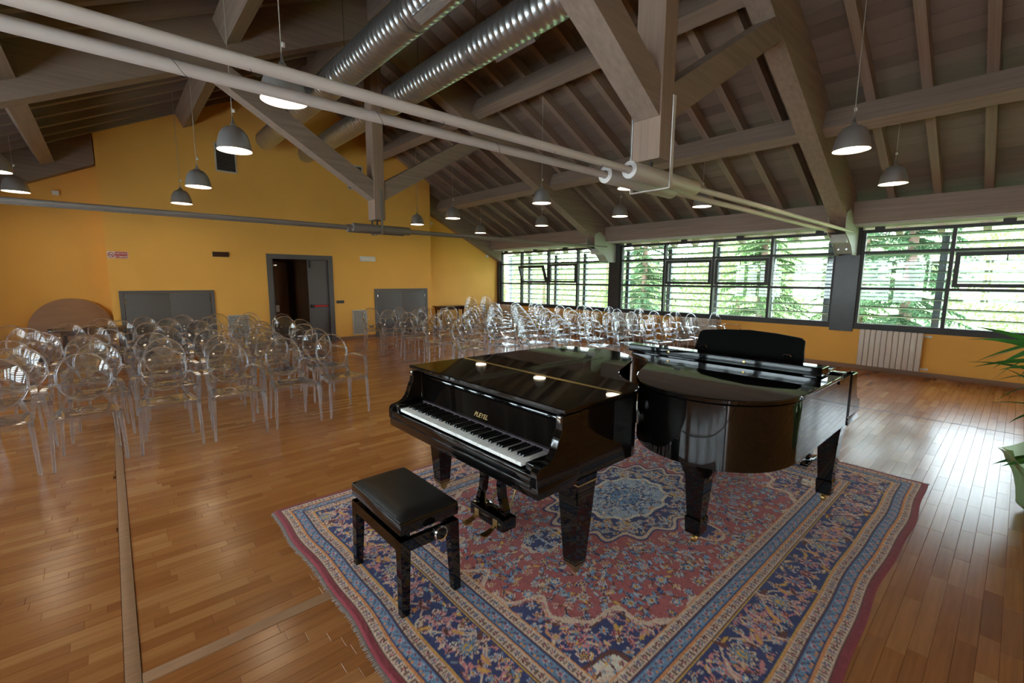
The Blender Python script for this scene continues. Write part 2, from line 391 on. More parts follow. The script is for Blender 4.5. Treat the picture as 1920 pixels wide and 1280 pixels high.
# ------------------------------------------------------------------ ceiling: boards, rafters, purlins
ceiling = MB().prism([(XW-.9, zd(XW-.9)+.10), (XR, ZR+.10), (XE+.9, zd(XE+.9)+.10), (XE+.9, zd(XE+.9)+.22), (XR, ZR+.22), (XW-.9, zd(XW-.9)+.22)], 'y', YB-.2, 13.9).obj('ceiling', mat('roof_cover', (.1, .08, .07), .9), smooth=False)
tag(ceiling, 'pitched timber ceiling of grey brown boards on rafters', 'ceiling', kind='structure')
BWD = .195; SLEN = (XE+.8-XR)/CS
nb = int(SLEN/BWD)
bmesh_cache = []
for k in range(4):
    mb = MB(); mb.tone = (.2, .42, .6, .8)[k]; mb.box(.0015, BWD-.0015, YB-.1, 12.6, 0, .10, 0)
    bmesh_cache.append(mb.mesh('roof_board', False))
    bmesh_cache[-1].materials.append(roofwood)
for sd in (1, -1):
    for i in range(nb):
        s0 = .02+i*BWD
        o = mk('roof_board', random.choice(bmesh_cache), None, ceiling)
        if sd > 0: o.rotation_euler = (0, math.atan(SL), 0); o.location = (XR+s0*CS, 0, ZR-s0*SN+random.uniform(0, .003))
        else: o.rotation_euler = (0, PI-math.atan(SL), 0); o.location = (XR-s0*CS-.10*SN*0, 0, ZR-s0*SN+.10*CS+random.uniform(0, .003)); o.rotation_euler = (0, -math.atan(SL), 0); o.location = (XR-(s0+BWD)*CS, 0, ZR-(s0+BWD)*SN+random.uniform(0, .003))
RD = .165
def rafter_mesh(w, d, tone, x_end=XE+.75):
    mb = MB(); mb.tone = tone
    L = (x_end-XR)/CS
    mb.box(0.05, L, -w/2, w/2, -d, -.001)
    me = mb.mesh('rafter', False); me.materials.append(beamwood_x); return me
raf = [rafter_mesh(.10, RD, t) for t in (.15, .4, .65)]
RY = [2.17-.56*k for k in range(1, 10)]+[2.73+.56*k for k in range(9)]+[8.10+.575*k for k in range(8)]
def on_slope(o, sd, y):
    if sd > 0: o.rotation_euler = (0, math.atan(SL), 0)
    else: o.rotation_euler = (0, math.atan(SL), PI)
    o.location = (XR, y, ZR)
for sd in (1, -1):
    for y in RY:
        if 7.3 < y < 7.8: continue
        if sd < 0 and y > 11.8: continue
        on_slope(mk('rafter', random.choice(raf), None, ceiling), sd, y)
on_slope(mk('rafter', rafter_mesh(.09, .19, .3), None, ceiling), -1, YG-.05)
def purlin(x, y0, y1, w=.20, h=.30, tone=.5, name='purlin'):
    sd = 1 if x > XR else -1
    mb = MB(); mb.tone = tone
    # local frame: along slope (down) and normal (up)
    a = Vector((sd*CS, 0, -SN)); n = Vector((sd*SN, 0, CS))
    o = Vector((x, 0, zd(x)))-n*RD
    q = [o, o+a*w, o+a*w-n*h, o-n*h]
    mb.hexa([p+Vector((0, y0, 0)) for p in q], [p+Vector((0, y1, 0)) for p in q])
    return mb.obj(name, beamwood_y, ceiling, False)
SP = [(YB, TR[0]-.12), (TR[0]+.12, TR[1]-.12), (TR[1]+.12, YF-.24)]
for x in (5.72, 7.90, 2*XR-5.72, 2*XR-7.90):
    for i, (a, b) in enumerate(SP):
        if i == 2: b = YF-.24 if not (XL0 < x < XL1) else YG
        purlin(x, a, b, tone=random.uniform(.2, .8))
for i, (a, b) in enumerate(SP):
    mb = MB(); mb.tone = .4; mb.box(XR-.10, XR+.10, a, min(b, YG), ZR-.55, ZR-.05); mb.obj('ridge_beam', beamwood_y, ceiling, False)
    for sd in (1, -1):
        mb = MB(); mb.tone = .35; X = lambda d: XR+sd*(d-XR)
        xs = sorted((X(9.86), X(10.10))); mb.box(xs[0], xs[1], a, b, 2.64, zd(9.98)-RD/CS+.03); mb.obj('eave_beam', beamwood_y, ceiling, False)
        xs = sorted((X(9.98), X(XE+.1))); bx('soffit_board', soffit, xs[0], xs[1], a, b, 2.60, 2.64, ceiling)

# ------------------------------------------------------------------ trusses
CHO, CW = .73, .24                     # chord: vertical depth below the deck, width
def chord(parent, y, sd, x_in, x_out, tone, w=CW):
    X = lambda d: XR+sd*(d-XR); mb = MB(); mb.tone = tone
    pts = [(X(x_in), zd(x_in)-.004), (X(x_out), zd(x_out)-.004), (X(x_out), zd(x_out)-CHO), (X(x_in), zd(x_in)-CHO)]
    mb.prism(pts, 'y', y-w/2, y+w/2); return mb.obj('chord', beamwood_x, parent, False)
for ti, yt in enumerate(TR):
    t = thing('roof_truss', ('large timber roof truss right above the pianos' if ti == 0 else 'far timber roof truss between the pianos and the gable wall'), 'truss', (0, 0, 0), 0, 'timber trusses with twin tie rods')
    PX0, PX1 = 3.475, 3.665
    for sd in (1, -1):
        X = lambda d: XR+sd*(d-XR)
        chord(t, yt, sd, XR+.02, 10.02, .45+.2*random.random())
        # strut from the king post up to the chord
        mb = MB(); mb.tone = .62
        zlo = 2.96; x0 = XR+.095; x1 = 5.95; sl = .605; hh = .30
        pts = [(X(x0), zlo), (X(x1), zlo+sl*(x1-x0)), (X(x1-.05), zlo+sl*(x1-.05-x0)+hh), (X(x0), zlo+hh)]
        mb.prism(pts, 'y', yt-.115, yt+.115); mb.obj('strut', beamwood_x, t, False)
        # steel plates and shoe where the chord meets the pillar
        for yy in (yt-.135, yt+.123):
            xs = [(9.42, 2.79), (9.62, 2.86), (10.33, 2.56), (10.33, 2.10), (10.02, 2.10), (9.86, 2.26), (9.42, 2.46)]
            MB().prism([(X(a), b) for a, b in xs], 'y', yy, yy+.012).obj('steel_plate', plate_paint, t, False)
        sh = MB(); a, b = sorted((X(9.55), X(10.33))); sh.prism([(X(9.60), 2.44), (X(10.33), 2.44), (X(10.33), 2.13), (X(10.05), 2.13), (X(9.84), 2.30), (X(9.60), 2.30)], 'y', yt-.12, yt+.12)
        sh.obj('steel_shoe', plate_paint, t, False)
        for yy in (yt-.06, yt+.06):
            MB().lathe([(.016, -.012), (.016, 0), (.010, .008)], 8, (X(9.94), yy, 2.20), 'x', True, True).obj('bolt', chrome, t)
    mb = MB(); mb.tone = .55; mb.box(PX0, PX1, yt-.13, yt+.13, 2.63, ZR-.1, .006); kp = mb.obj('king_post', postwood, t, False)
    rp_ = rod_paint if ti == 0 else rod_shaded
    for dy in (-.114, .114):
        MB().tube([(2*XR-9.95, yt+dy, 2.462), (0, yt+dy, 2.466), (XR-.35, yt+dy, 2.475)], .0268, 14).obj('tie_rod', rp_, t)
        MB().tube([(XR+.45, yt+dy, 2.478), (9.95, yt+dy, 2.50)], .0268, 14).obj('tie_rod', rp_, t)
        MB().lathe([(.032, 3.08), (.055, 3.08), (.067, 3.085), (.067, 4.12), (.062, 4.13), (.032, 4.13)], 20, (0, yt+dy, 2.476), 'x').obj('sleeve', rp_, t)
    st = MB()
    for dy in (-.19, .19): st.box(XR-.02, XR+.02, yt+dy-.004, yt+dy+.004, 2.395, 3.12)
    st.box(XR-.02, XR+.02, yt-.19, yt+.19, 2.390, 2.398)
    st.obj('stirrup_strap', rp_, t, False)
    MB().lathe([(.014, 2.47), (.014, 2.64)], 8, (XR, yt, 0)).obj('hanger_bolt', dark_metal, t)
    # loops of thin wire around the rods
    for x, dy in ((.45, -.10), (1.35, -.10), (2.2, -.10), (.25, .10), (1.1, .10), (1.9, .10), (2.7, -.1)):
        q = [(x+.10*i/10, yt+dy+.034*math.cos(PI*1.15*i/10+2.6), 2.468+.034*math.sin(PI*1.15*i/10+2.6)) for i in range(11)]
        MB().tube(q, .0016, 4).obj('wire', mat('thin_wire', (.12, .10, .09), .5), t)
for sd, nm in ((1, 'right'), (-1, 'left')):
    t = thing('end_chord', 'sloping timber chord resting on the recessed yellow wall, %s of the gable' % nm, 'beam', (0, 0, 0), 0, 'end chords at the back wall')
    chord(t, YF-.12, sd, XR+3.80 if sd > 0 else XR+3.58, XE-.03, .4, .22)

# ------------------------------------------------------------------ windows
SILL, HEAD = .86, 2.50
BAYS = [(12.30, 7.62, (11.24, 10.00, 8.80)), (7.29, 2.41, (5.99, 4.76, 3.55)), (2.04, -2.9, (.83, -.42, -1.66))]
def sash(parent, xp, y0, y1, z0, z1, tilt=0.):
    """hopper sash; tilt swings it into the room about its bottom edge"""
    ya, yb = min(y0, y1)+.03, max(y0, y1)-.03; h = z1-z0-.04
    fr = MB(); 
    for a, b, c, d in ((ya, yb, 0, .06), (ya, yb, h-.06, h), (ya, ya+.06, .06, h-.06), (yb-.06, yb, .06, h-.06)): fr.box(-.045, .02, a, b, c, d)
    o = fr.obj('sash', dark_metal, parent, False)
    MB().box(-.006, .0, ya+.058, yb-.058, .058, h-.058).obj('pane', window_glass, o, False)
    hd = MB().box(-.058, -.045, (ya+yb)/2-.012, (ya+yb)/2+.012, h-.05, h-.02).box(-.07, -.055, (ya+yb)/2-.007, (ya+yb)/2+.007, h-.14, h-.03)
    hd.obj('sash_handle', black_pl, o, False)
    o.location = (xp, 0, z0+.02); o.rotation_euler = (0, -tilt, 0)
    return o
def window_bay(name, label, side, ys, yn, mull, detailed=True, opened=None):
    xc = XE+.05 if side > 0 else XW-.05
    wroot = thing(name, label, 'window', (0, 0, 0), 0, None, 'structure')
    a, b = min(ys, yn), max(ys, yn)
    f = MB(); f.box(xc-.06, xc+.05, a, b, .75, SILL).box(xc-.04, xc+.05, a, b, HEAD-.0, HEAD+.055)
    f.box(xc-.04, xc+.05, a, a+.05, SILL, HEAD).box(xc-.04, xc+.05, b-.05, b, SILL, HEAD)
    f.obj('window_frame', dark_metal, wroot, False)
    for y in (a+.25, (a+b)/2-.7, (a+b)/2+.6, b-.3): bx('packer', dark_metal, xc-.03, xc+.03, y, y+.14, HEAD+.055, 2.60, wroot)
    for y in mull: bx('mullion', dark_metal, xc-.055, xc+.05, y-.026, y+.026, .78, HEAD+.02, wroot)
    cells = [ys]+list(mull)+[yn]
    for i in range(4):
        y0, y1 = sorted((cells[i], cells[i+1])); y0 += .026; y1 -= .026
        for z in (1.50, 2.15): bx('transom', dark_metal, xc-.045, xc+.04, y0, y1, z-.022, z+.022, wroot)
        for k, (z0, z1) in enumerate(((SILL, 1.478), (1.522, 2.128), (2.172, HEAD))):
            if k == 1 and i in (1, 2) and detailed:
                sash(wroot, xc-.0, y0-.01, y1+.01, z0, z1, math.radians(20) if opened == i else 0)
            else: bx('pane', window_glass, xc-.003, xc+.003, y0, y1, z0, z1, wroot)
    return wroot
window_bay('window_1', 'farthest window bay, with one hopper sash tilted open', 1, *BAYS[0], opened=1)
window_bay('window_2', 'middle window bay between the two dark pillars', 1, *BAYS[1])
window_bay('window_3', 'nearest window bay, at the right edge above the radiator', 1, *BAYS[2])
tag(bx('wall_left_light_block', yellow, XW-.14, XW, 10.0, YF+.1, .75, 2.75), 'added yellow wall end out of view, cutting daylight on the left recess', 'wall', kind='structure')  # unseen wall end added to dim the left recess
LBAYS = [(10.0, 7.62, (9.4, 8.8, 8.2))]+BAYS[1:]  # first bay shortened so less daylight reaches the left recess
for i, bay in enumerate(LBAYS): window_bay('window_%d' % (i+4), 'window bay in the opposite long wall, %s from the gable' % ORD[i], -1, *bay, detailed=False)
PN = 0
for side, xx in ((1, XE), (-1, XW)):
    for y0, y1 in ((7.29, 7.62), (2.04, 2.41), (-3.3, -2.9), (12.30, 12.45)):
        if side < 0 and y0 > 12: continue
        PN += 1
        a, b = sorted((xx-.04*side, xx+.14*side))
        o = bx('trim_%d' % (PN+3), mat('pillar_paint', (.045, .042, .042), .25, .0, spec=.3, noise=((6, 6, 6), .2)), a, b, y0, y1, .0 if y0 < 7 and False else .70, 2.66)
        tag(o, ('dark grey glossy pillar between the %s window bays' % {7.29: 'far and middle', 2.04: 'middle and near', -3.3: 'last', 12.30: 'end'}[y0]) + (' in view' if side > 0 else ' of the opposite wall'), 'pillar', kind='structure')
# outside sun louvers
for side in (1, -1):
    LX = XE+.46 if side > 0 else XW-.46
    for i, (ys, yn, mull) in enumerate(BAYS if side > 0 else LBAYS):
        lv = thing('sun_louver', 'outdoor aluminium slats seen through the %s window bay%s' % (('farthest', 'middle', 'nearest')[i], '' if side > 0 else ' of the opposite wall'), 'louver', (LX, 0, 0), 0, 'sun louvers outside the windows')
        a, b = yn-.15, ys+.15
        for k in range(11):
            z = .82+.163*k
            mb = MB(); mb.beam((0, a, z), (0, b, z), .018, .085, (.95*side, 0, -.31)); mb.obj('slat', alu, lv, False)
        for y in list(mull)+[ys-.03, yn+.08]:
            x0, x1 = sorted((.05*side, .13*side)); bx('louver_post', alu, x0, x1, y+.09, y+.19, -1.5, 2.42, lv)

# ------------------------------------------------------------------ radiators
rad_src = {}
def radiator(y0, n, label, valve_low=True):
    t = thing('radiator', label, 'radiator', (XE-.10, y0, .10), 0, 'white column radiators under the windows')
    fw = .080
    if 'm' not in rad_src:
        rad_src['m'] = MB().box(-.045, .045, .002, fw-.002, 0, .66, .012).mesh('fin')
    for k in range(n): mk('fin', rad_src['m'], rad_paint, t, (0, k*fw, 0))
    for z in (.05, .61):
        MB().lathe([(.018, -.075), (.018, 0)], 10, (0, 0, z), 'y').obj('pipe_stub', rad_paint, t)
        MB().lathe([(.001, -.105), (.022, -.104), (.024, -.08), (.019, -.065), (.019, -.05)], 12, (0, 0, z), 'y').obj('valve', white_pl, t)
    for z in (.2, .5): bx('wall_bracket', rad_paint, .04, .099, fw*n*.3, fw*n*.3+.03, z, z+.03, t)
radiator(1.03, 11, 'white panel radiator under the nearest window, right of the music desk')
radiator(4.55, 11, 'white radiator behind the rightmost front row acrylic chairs, under the middle window')
radiator(6.62, 10, 'white radiator behind the acrylic chairs, next to the far pillar')
radiator(11.35, 11, 'white radiator farthest away, beside the recessed yellow wall')

# ------------------------------------------------------------------ doors and wall furniture on the gable
door = thing('door_1', 'grey double door with one leaf folded away and a red panic bar', 'door', (0, 0, 0), 0, None, 'structure')
f = MB(); f.box(2.84, 2.955, YG-.02, YG+.16, 0, 2.21).box(4.275, 4.39, YG-.02, YG+.16, 0, 2.21).box(2.955, 4.275, YG-.02, YG+.16, 2.10, 2.21)
f.obj('door_frame', door_grey, door, False)
leaf = bx('door_leaf', door_grey, 3.775, 4.272, YG+.03, YG+.075, .01, 2.095, door, .004)
bx('panic_bar', red_pl, 3.86, 4.235, YG-.045, YG-.02, .915, .955, leaf, .006)
bx('bar_end', black_pl, 3.795, 3.87, YG-.055, YG+.03, .89, .975, leaf, .006); bx('bar_end', black_pl, 4.225, 4.255, YG-.05, YG+.03, .90, .965, leaf, .006)
bx('leaf_bolt', black_pl, 3.80, 3.84, YG+.005, YG+.03, 1.90, 2.08, leaf, .003)
bx('door_leaf', door_grey, 2.96, 3.005, YG+.10, YG+.60, .01, 2.095, door)
vest = thing('door_2', 'brown wooden inner door standing in the dark lobby behind the grey door', 'door', (0, 0, 0), 0, None, 'structure')
v = MB(); v.box(2.80, 2.86, YG+.15, 13.7, 0, 2.5).box(4.35, 4.41, YG+.15, 13.7, 0, 2.5).box(2.80, 4.41, 13.6, 13.7, 0, 2.5).box(2.80, 4.41, YG+.15, 13.7, 2.35, 2.45)
v.obj('lobby_lining', vest_wood, vest, False)
MB().beam((3.02, 12.55, 1.03), (3.60, 13.15, 1.03), .045, 2.05).obj('wooden_leaf', vest_wood, vest, False)
MB().beam((3.60, 13.14, 1.05), (3.83, 13.38, 1.05), .03, 2.05).obj('side_panel', mat('dark_panel', (.018, .012, .010), .3), vest, False)
for p in ((3.60, 13.12), (3.80, 13.33)): MB().beam((p[0], p[1], 0), (p[0], p[1], 2.07), .02, .02, (0, 1, 0)).obj('panel_edge', chrome, vest, False)
bx('door_closer', chrome, 3.03, 3.20, 12.50, 12.56, 1.93, 1.99, vest, .004)
MB().tube([(3.08, 12.52, 1.0), (3.09, 12.47, 1.0), (3.17, 12.55, 1.0)], .010, 8).obj('lever_handle', black_pl, vest)
bx('lobby_notice', sign_white, 3.14, 3.22, 12.60, 12.605, .78, .95, vest)
# low cupboard hatches
def hatch(x0, x1, h, label):
    t = thing('wall_hatch', label, 'hatch', (x0, YG, 0), 0, 'low grey double hatches in the gable wall'); wd = x1-x0
    f = MB(); f.box(0, .07, -.03, -.001, 0, h).box(wd-.07, wd, -.03, -.001, 0, h).box(.07, wd-.07, -.03, -.001, h-.055, h)
    f.obj('hatch_frame', door_grey, t, False)
    for i in (0, 1):
        a = .073+i*(wd/2-.073); d = bx('hatch_leaf', door_grey, a+.002, a+(wd/2-.073)-.002, -.024, -.002, .01, h-.058, t, .003)
        hx = a+.008 if i == 0 else a+(wd/2-.073)-.02
        bx('hinge', chrome, hx, hx+.012, -.034, -.024, h-.24, h-.17, d); bx('hinge', chrome, hx, hx+.012, -.034, -.024, .16, .23, d)
hatch(.13, 1.74, 1.365, 'wide low grey double hatch behind the left chair block')
hatch(5.51, 7.19, 1.355, 'wide low grey double hatch at the far right of the gable wall, behind chairs')
def grille(x0, x1, z0, z1, label, name, group, m_f, m_s, n, depth=.02):
    t = thing(name, label, 'vent', (x0, YG, z0), 0, group); w_, h = x1-x0, z1-z0
    f = MB(); f.box(0, .028, -depth, -.001, 0, h).box(w_-.028, w_, -depth, -.001, 0, h).box(.028, w_-.028, -depth, -.001, 0, .028).box(.028, w_-.028, -depth, -.001, h-.028, h)
    f.obj('grille_frame', m_f, t, False)
    bx('grille_back', black_pl if m_s is not white_met else mat('grille_shadow', (.22, .20, .18), .8), .02, w_-.02, -.004, -.001, .02, h-.02, t)
    me = MB().beam((.028, -.011, 0), (w_-.028, -.011, 0), .014, .003 if m_s is not white_met else .004, (0, -.6, .8)).mesh('grille_slat', False)
    for k in range(n): mk('grille_slat', me, m_s, t, (0, 0, .034+(h-.068)*(k+.5)/n))
slat_dark = mat('vent_slat', (.30, .26, .22), .5)
grille(1.96, 2.37, 3.945, 4.55, 'upper vent grille left of the ducts, high on the gable wall', 'upper_vent', 'upper vents', white_met, slat_dark, 17)
grille(4.88, 5.30, 3.945, 4.575, 'upper vent grille behind the far truss strut, right of the ducts', 'upper_vent', 'upper vents', white_met, slat_dark, 17)
grille(1.96, 2.39, .12, .79, 'low pale return grille left of the grey double door, behind chairs', 'return_grille', 'low return grilles', white_met, white_met, 22)
grille(4.86, 5.27, .12, .79, 'low pale return grille right of the grey double door', 'return_grille', 'low return grilles', white_met, white_met, 22)

def text(name, body, size, m, parent, loc, rot, extrude=.0006, align='LEFT', sx=1.0):
    c = bpy.data.curves.new(name, 'FONT'); c.body = body; c.size = size; c.extrude = extrude; c.align_x = align; c.offset = size*.012
    o = bpy.data.objects.new(name, c); COL.objects.link(o); o.parent = parent; o.location = loc; o.rotation_euler = rot; o.scale = (sx, 1, 1)
    c.materials.append(m)
    bpy.context.view_layer.update()
    me = bpy.data.meshes.new_from_object(o.evaluated_get(bpy.context.evaluated_depsgraph_get())); bpy.data.objects.remove(o)
    me.name = name; me.materials.clear()
    o = mk(name, me, m, parent, loc, rot); o.scale = (sx, 1, 1); return o
s = thing('no_smoking_sign', 'small red and white no smoking sign on the yellow wall above the hatch', 'sign', (.025, YG, 2.005))
bx('sign_plate', sign_white, 0, .315, -.006, -.001, 0, .135, s); bx('red_field', sign_red, .118, .310, -.0075, -.006, .006, .129, s)
text('sign_text', 'VIETATO', .054, sign_white, s, (.124, -.0078, .076), (PI/2, 0, 0), sx=.88)
text('sign_text', 'FUMARE', .054, sign_white, s, (.124, -.0078, .018), (PI/2, 0, 0), sx=.93)
rg = MB(); n = 28
vs = []
for k in range(n):
    a = 2*PI*k/n
    for r in (.052, .039): vs.append((.058+r*math.cos(a), -.0075, .068+r*math.sin(a)))
rg.add(vs, [(2*k, 2*((k+1) % n), 2*((k+1) % n)+1, 2*k+1) for k in range(n)]); rg.obj('ban_ring', sign_red, s, False)
MB().beam((.030, -.0078, .096), (.086, -.0078, .040), .001, .011, (1, 0, 1)).obj('ban_bar', sign_red, s, False)
MB().beam((.026, -.0072, .060), (.084, -.0072, .072), .001, .012, (0, 0, 1)).obj('cigarette', sign_black, s, False)
d = thing('led_display', 'dark red electronic display on the wall left of the grey door', 'display', (1.77, YG, 2.10))
bx('display_case', black_pl, 0, .305, -.05, -.001, 0, .105, d, .004); bx('display_window', red_dark, .015, .29, -.053, -.05, .014, .092, d)
d = thing('emergency_light', 'white emergency light on the wall right of the grey door', 'light', (5.13, YG, 2.10))
bx('light_case', white_pl, 0, .43, -.05, -.001, 0, .135, d, .008); bx('light_diffuser', mat('pale_diffuser', (.80, .76, .72), .3), .04, .39, -.056, -.05, .025, .105, d, .003)
d = thing('switch_plate', 'black switch plate beside the grey door frame', 'switch', (4.45, YG, .985))
bx('plate', black_pl, 0, .20, -.012, -.001, 0, .075, d, .003)
for k in range(3): bx('rocker', mat('dark_rocker', (.03, .03, .032), .3), .022+.055*k, .068+.055*k, -.016, -.012, .015, .060, d)
d = thing('floor_outlet_box', 'black socket box low on the wall left of the right hatch', 'socket', (5.33, YG, .29))
bx('box', black_pl, 0, .115, -.04, -.001, 0, .06, d, .004); bx('cover', mat('dark_rocker', (.03, .03, .032), .3), .01, .105, -.044, -.04, .008, .052, d)
d = thing('outlet_strip', 'tiny brown outlet under the black socket box', 'socket', (5.36, YG, .18)); bx('plate', mahog, 0, .09, -.01, -.001, 0, .02, d); bx('slot', black_pl, .02, .07, -.012, -.01, .006, .014, d)
def sensor(x, y, z, label):
    d = thing('wall_sensor', label, 'sensor', (x, y, z), 0, 'small white sensors under the roof'); bx('sensor_body', white_pl, 0, .10, -.045, -.001, 0, .085, d, .006); bx('sensor_lens', sign_white, .02, .08, -.05, -.045, .02, .05, d)
sensor(-.66, YF, 3.18, 'small white sensor on the left recessed wall under the sloping beam')
sensor(7.60, YF, 3.30, 'small white sensor beside the gable corner on the right recessed wall')
sensor(9.82, YF, 2.38, 'small white sensor beside the windows on the right recessed wall')

# ------------------------------------------------------------------ ducts
def duct(x, z, segs, label, grilles, y_hang):
    t = thing('air_duct', label, 'duct', (x, 0, z), 0, 'spiral air ducts under the ridge')
    for (y0, y1, r, cap) in segs:
        prof = []; y = y0; p = .105
        while y < y1:
            for dy, dr in ((0, 0), (.003, .0028), (.006, .0028), (.009, 0)): prof.append((r+dr, y+dy))
            y += p
        prof.append((r, y1))
        mb = MB().lathe(prof, 40, (0, 0, 0), 'y', cap, False); mb.obj('duct_segment', zinc, t, ang=60)
    ys = segs[0][0]
    if len(segs) > 1:
        a, b = segs[0], segs[1]; MB().lathe([(a[2]+.008, a[1]-.02), (a[2]+.008, a[1]), (b[2]+.006, b[0]+.02), (b[2]+.006, b[0]+.1)], 40, (0, 0, 0), 'y').obj('reducer', zinc, t)
    for (gy, ang) in grilles:
        g = MB(); L = .95 if ang > 0 else .72; wd = .13
        g.box(-wd/2, wd/2, gy, gy+L, -.045, 0); o = g.obj('duct_grille', zinc, t, False)
        sl = MB().box(-.005, .005, 0, L-.06, -.052, -.044).mesh('grille_slat', False)
        for k in range(7): 
            q = mk('grille_slat', sl, slat_dark, o, (-wd/2+.018+k*.0157, gy+.03, 0))
        r0 = segs[0][2]
        o.rotation_euler = (0, ang, 0); o.location = (-(r0-.015)*math.sin(ang), 0, -(r0-.015)*math.cos(ang))
    for y in y_hang:
        MB().tube([(0, y, .2), (0, y, zd(x)-z+.0)], .004, 6).obj('hanger_wire', dark_metal, t)
        MB().lathe([(segs[0][2]+.012, y-.012), (segs[0][2]+.012, y+.012)], 40, (0, 0, 0), 'y').obj('hanger_band', zinc, t)
duct(2.85, 4.63, [(YB, 7.65, .215, False), (7.72, 11.40, .195, True)], 'left spiral air duct ending in front of the gable wall', [(3.75, math.radians(24))], (1.0, 4.9, 6.9))
duct(3.88, 4.63, [(YB, 7.55, .215, False), (7.62, YG-.002, .195, False)], 'right spiral air duct running into the gable wall behind the king post', [(4.12, math.radians(-46))], (1.0, 5.1, 6.6))

# ------------------------------------------------------------------ pendant lamps
LZ = 3.0
def bell():
    prof_o = [(.170, 0), (.1705, .006), (.166, .03), (.160, .075), (.149, .125), (.131, .175), (.104, .215), (.070, .240), (.034, .252), (.030, .262)]
    sh = MB().lathe(prof_o, 36)
    sh.lathe([(.170, 0), (.166, .002), (.160, .04)], 36)
    return sh.mesh('shade', True, 50)
bell_me = bell(); bell_me.materials.append(shade_al)
glow_me = MB().lathe([(.161, .012), (.12, .010), (.06, .009), (.002, .009)], 32).mesh('glowing_diffuser'); glow_me.materials.append(lamp_in)
neck_me = MB().lathe([(.030, .258), (.028, .275), (.016, .285), (.010, .315), (.005, .345), (.004, .36)], 14, cap1=True).mesh('neck'); neck_me.materials.append(zinc)
clip_me = MB().box(.004, .028, -.012, .012, .40, .432, .002).mesh('cable_tag'); clip_me.materials.append(white_pl)
cordm = mat('lamp_cord', (.42, .38, .32), .6)
rowsL = [(-1.00, [9.14, 11.05], 'row by the opposite windows'), (1.15, [3.99, 5.85, 8.5, 10.6], 'row left of the ducts'), (6.0, [1.36, 4.11, 5.96, 8.8, 10.4], 'row right of the ducts'), (8.45, [1.38, 4.16, 5.99, 8.38, 10.95], 'row beside the windows')]
for x, ys, rn in rowsL:
    for i, y in enumerate(sorted(ys)):
        if rn.startswith('row by the opp'): lab = 'silver bell pendant lamp %s at the left edge below the dark roof' % ('nearer the camera' if i == 0 else 'farther away')
        else: lab = 'silver bell pendant lamp, %s from the camera in the %s' % (ORD[i], rn)
        t = thing('pendant_lamp', lab, 'lamp', (x, y, LZ), 0, 'silver bell pendants, ' + rn)
        mk('shade', bell_me, None, t); mk('glowing_diffuser', glow_me, None, t); mk('neck', neck_me, None, t); mk('cable_tag', clip_me, None, t)
        MB().tube([(0, 0, .35), (0, 0, zd(x)-LZ-.0)], .0042, 6).obj('cord', cordm, t)

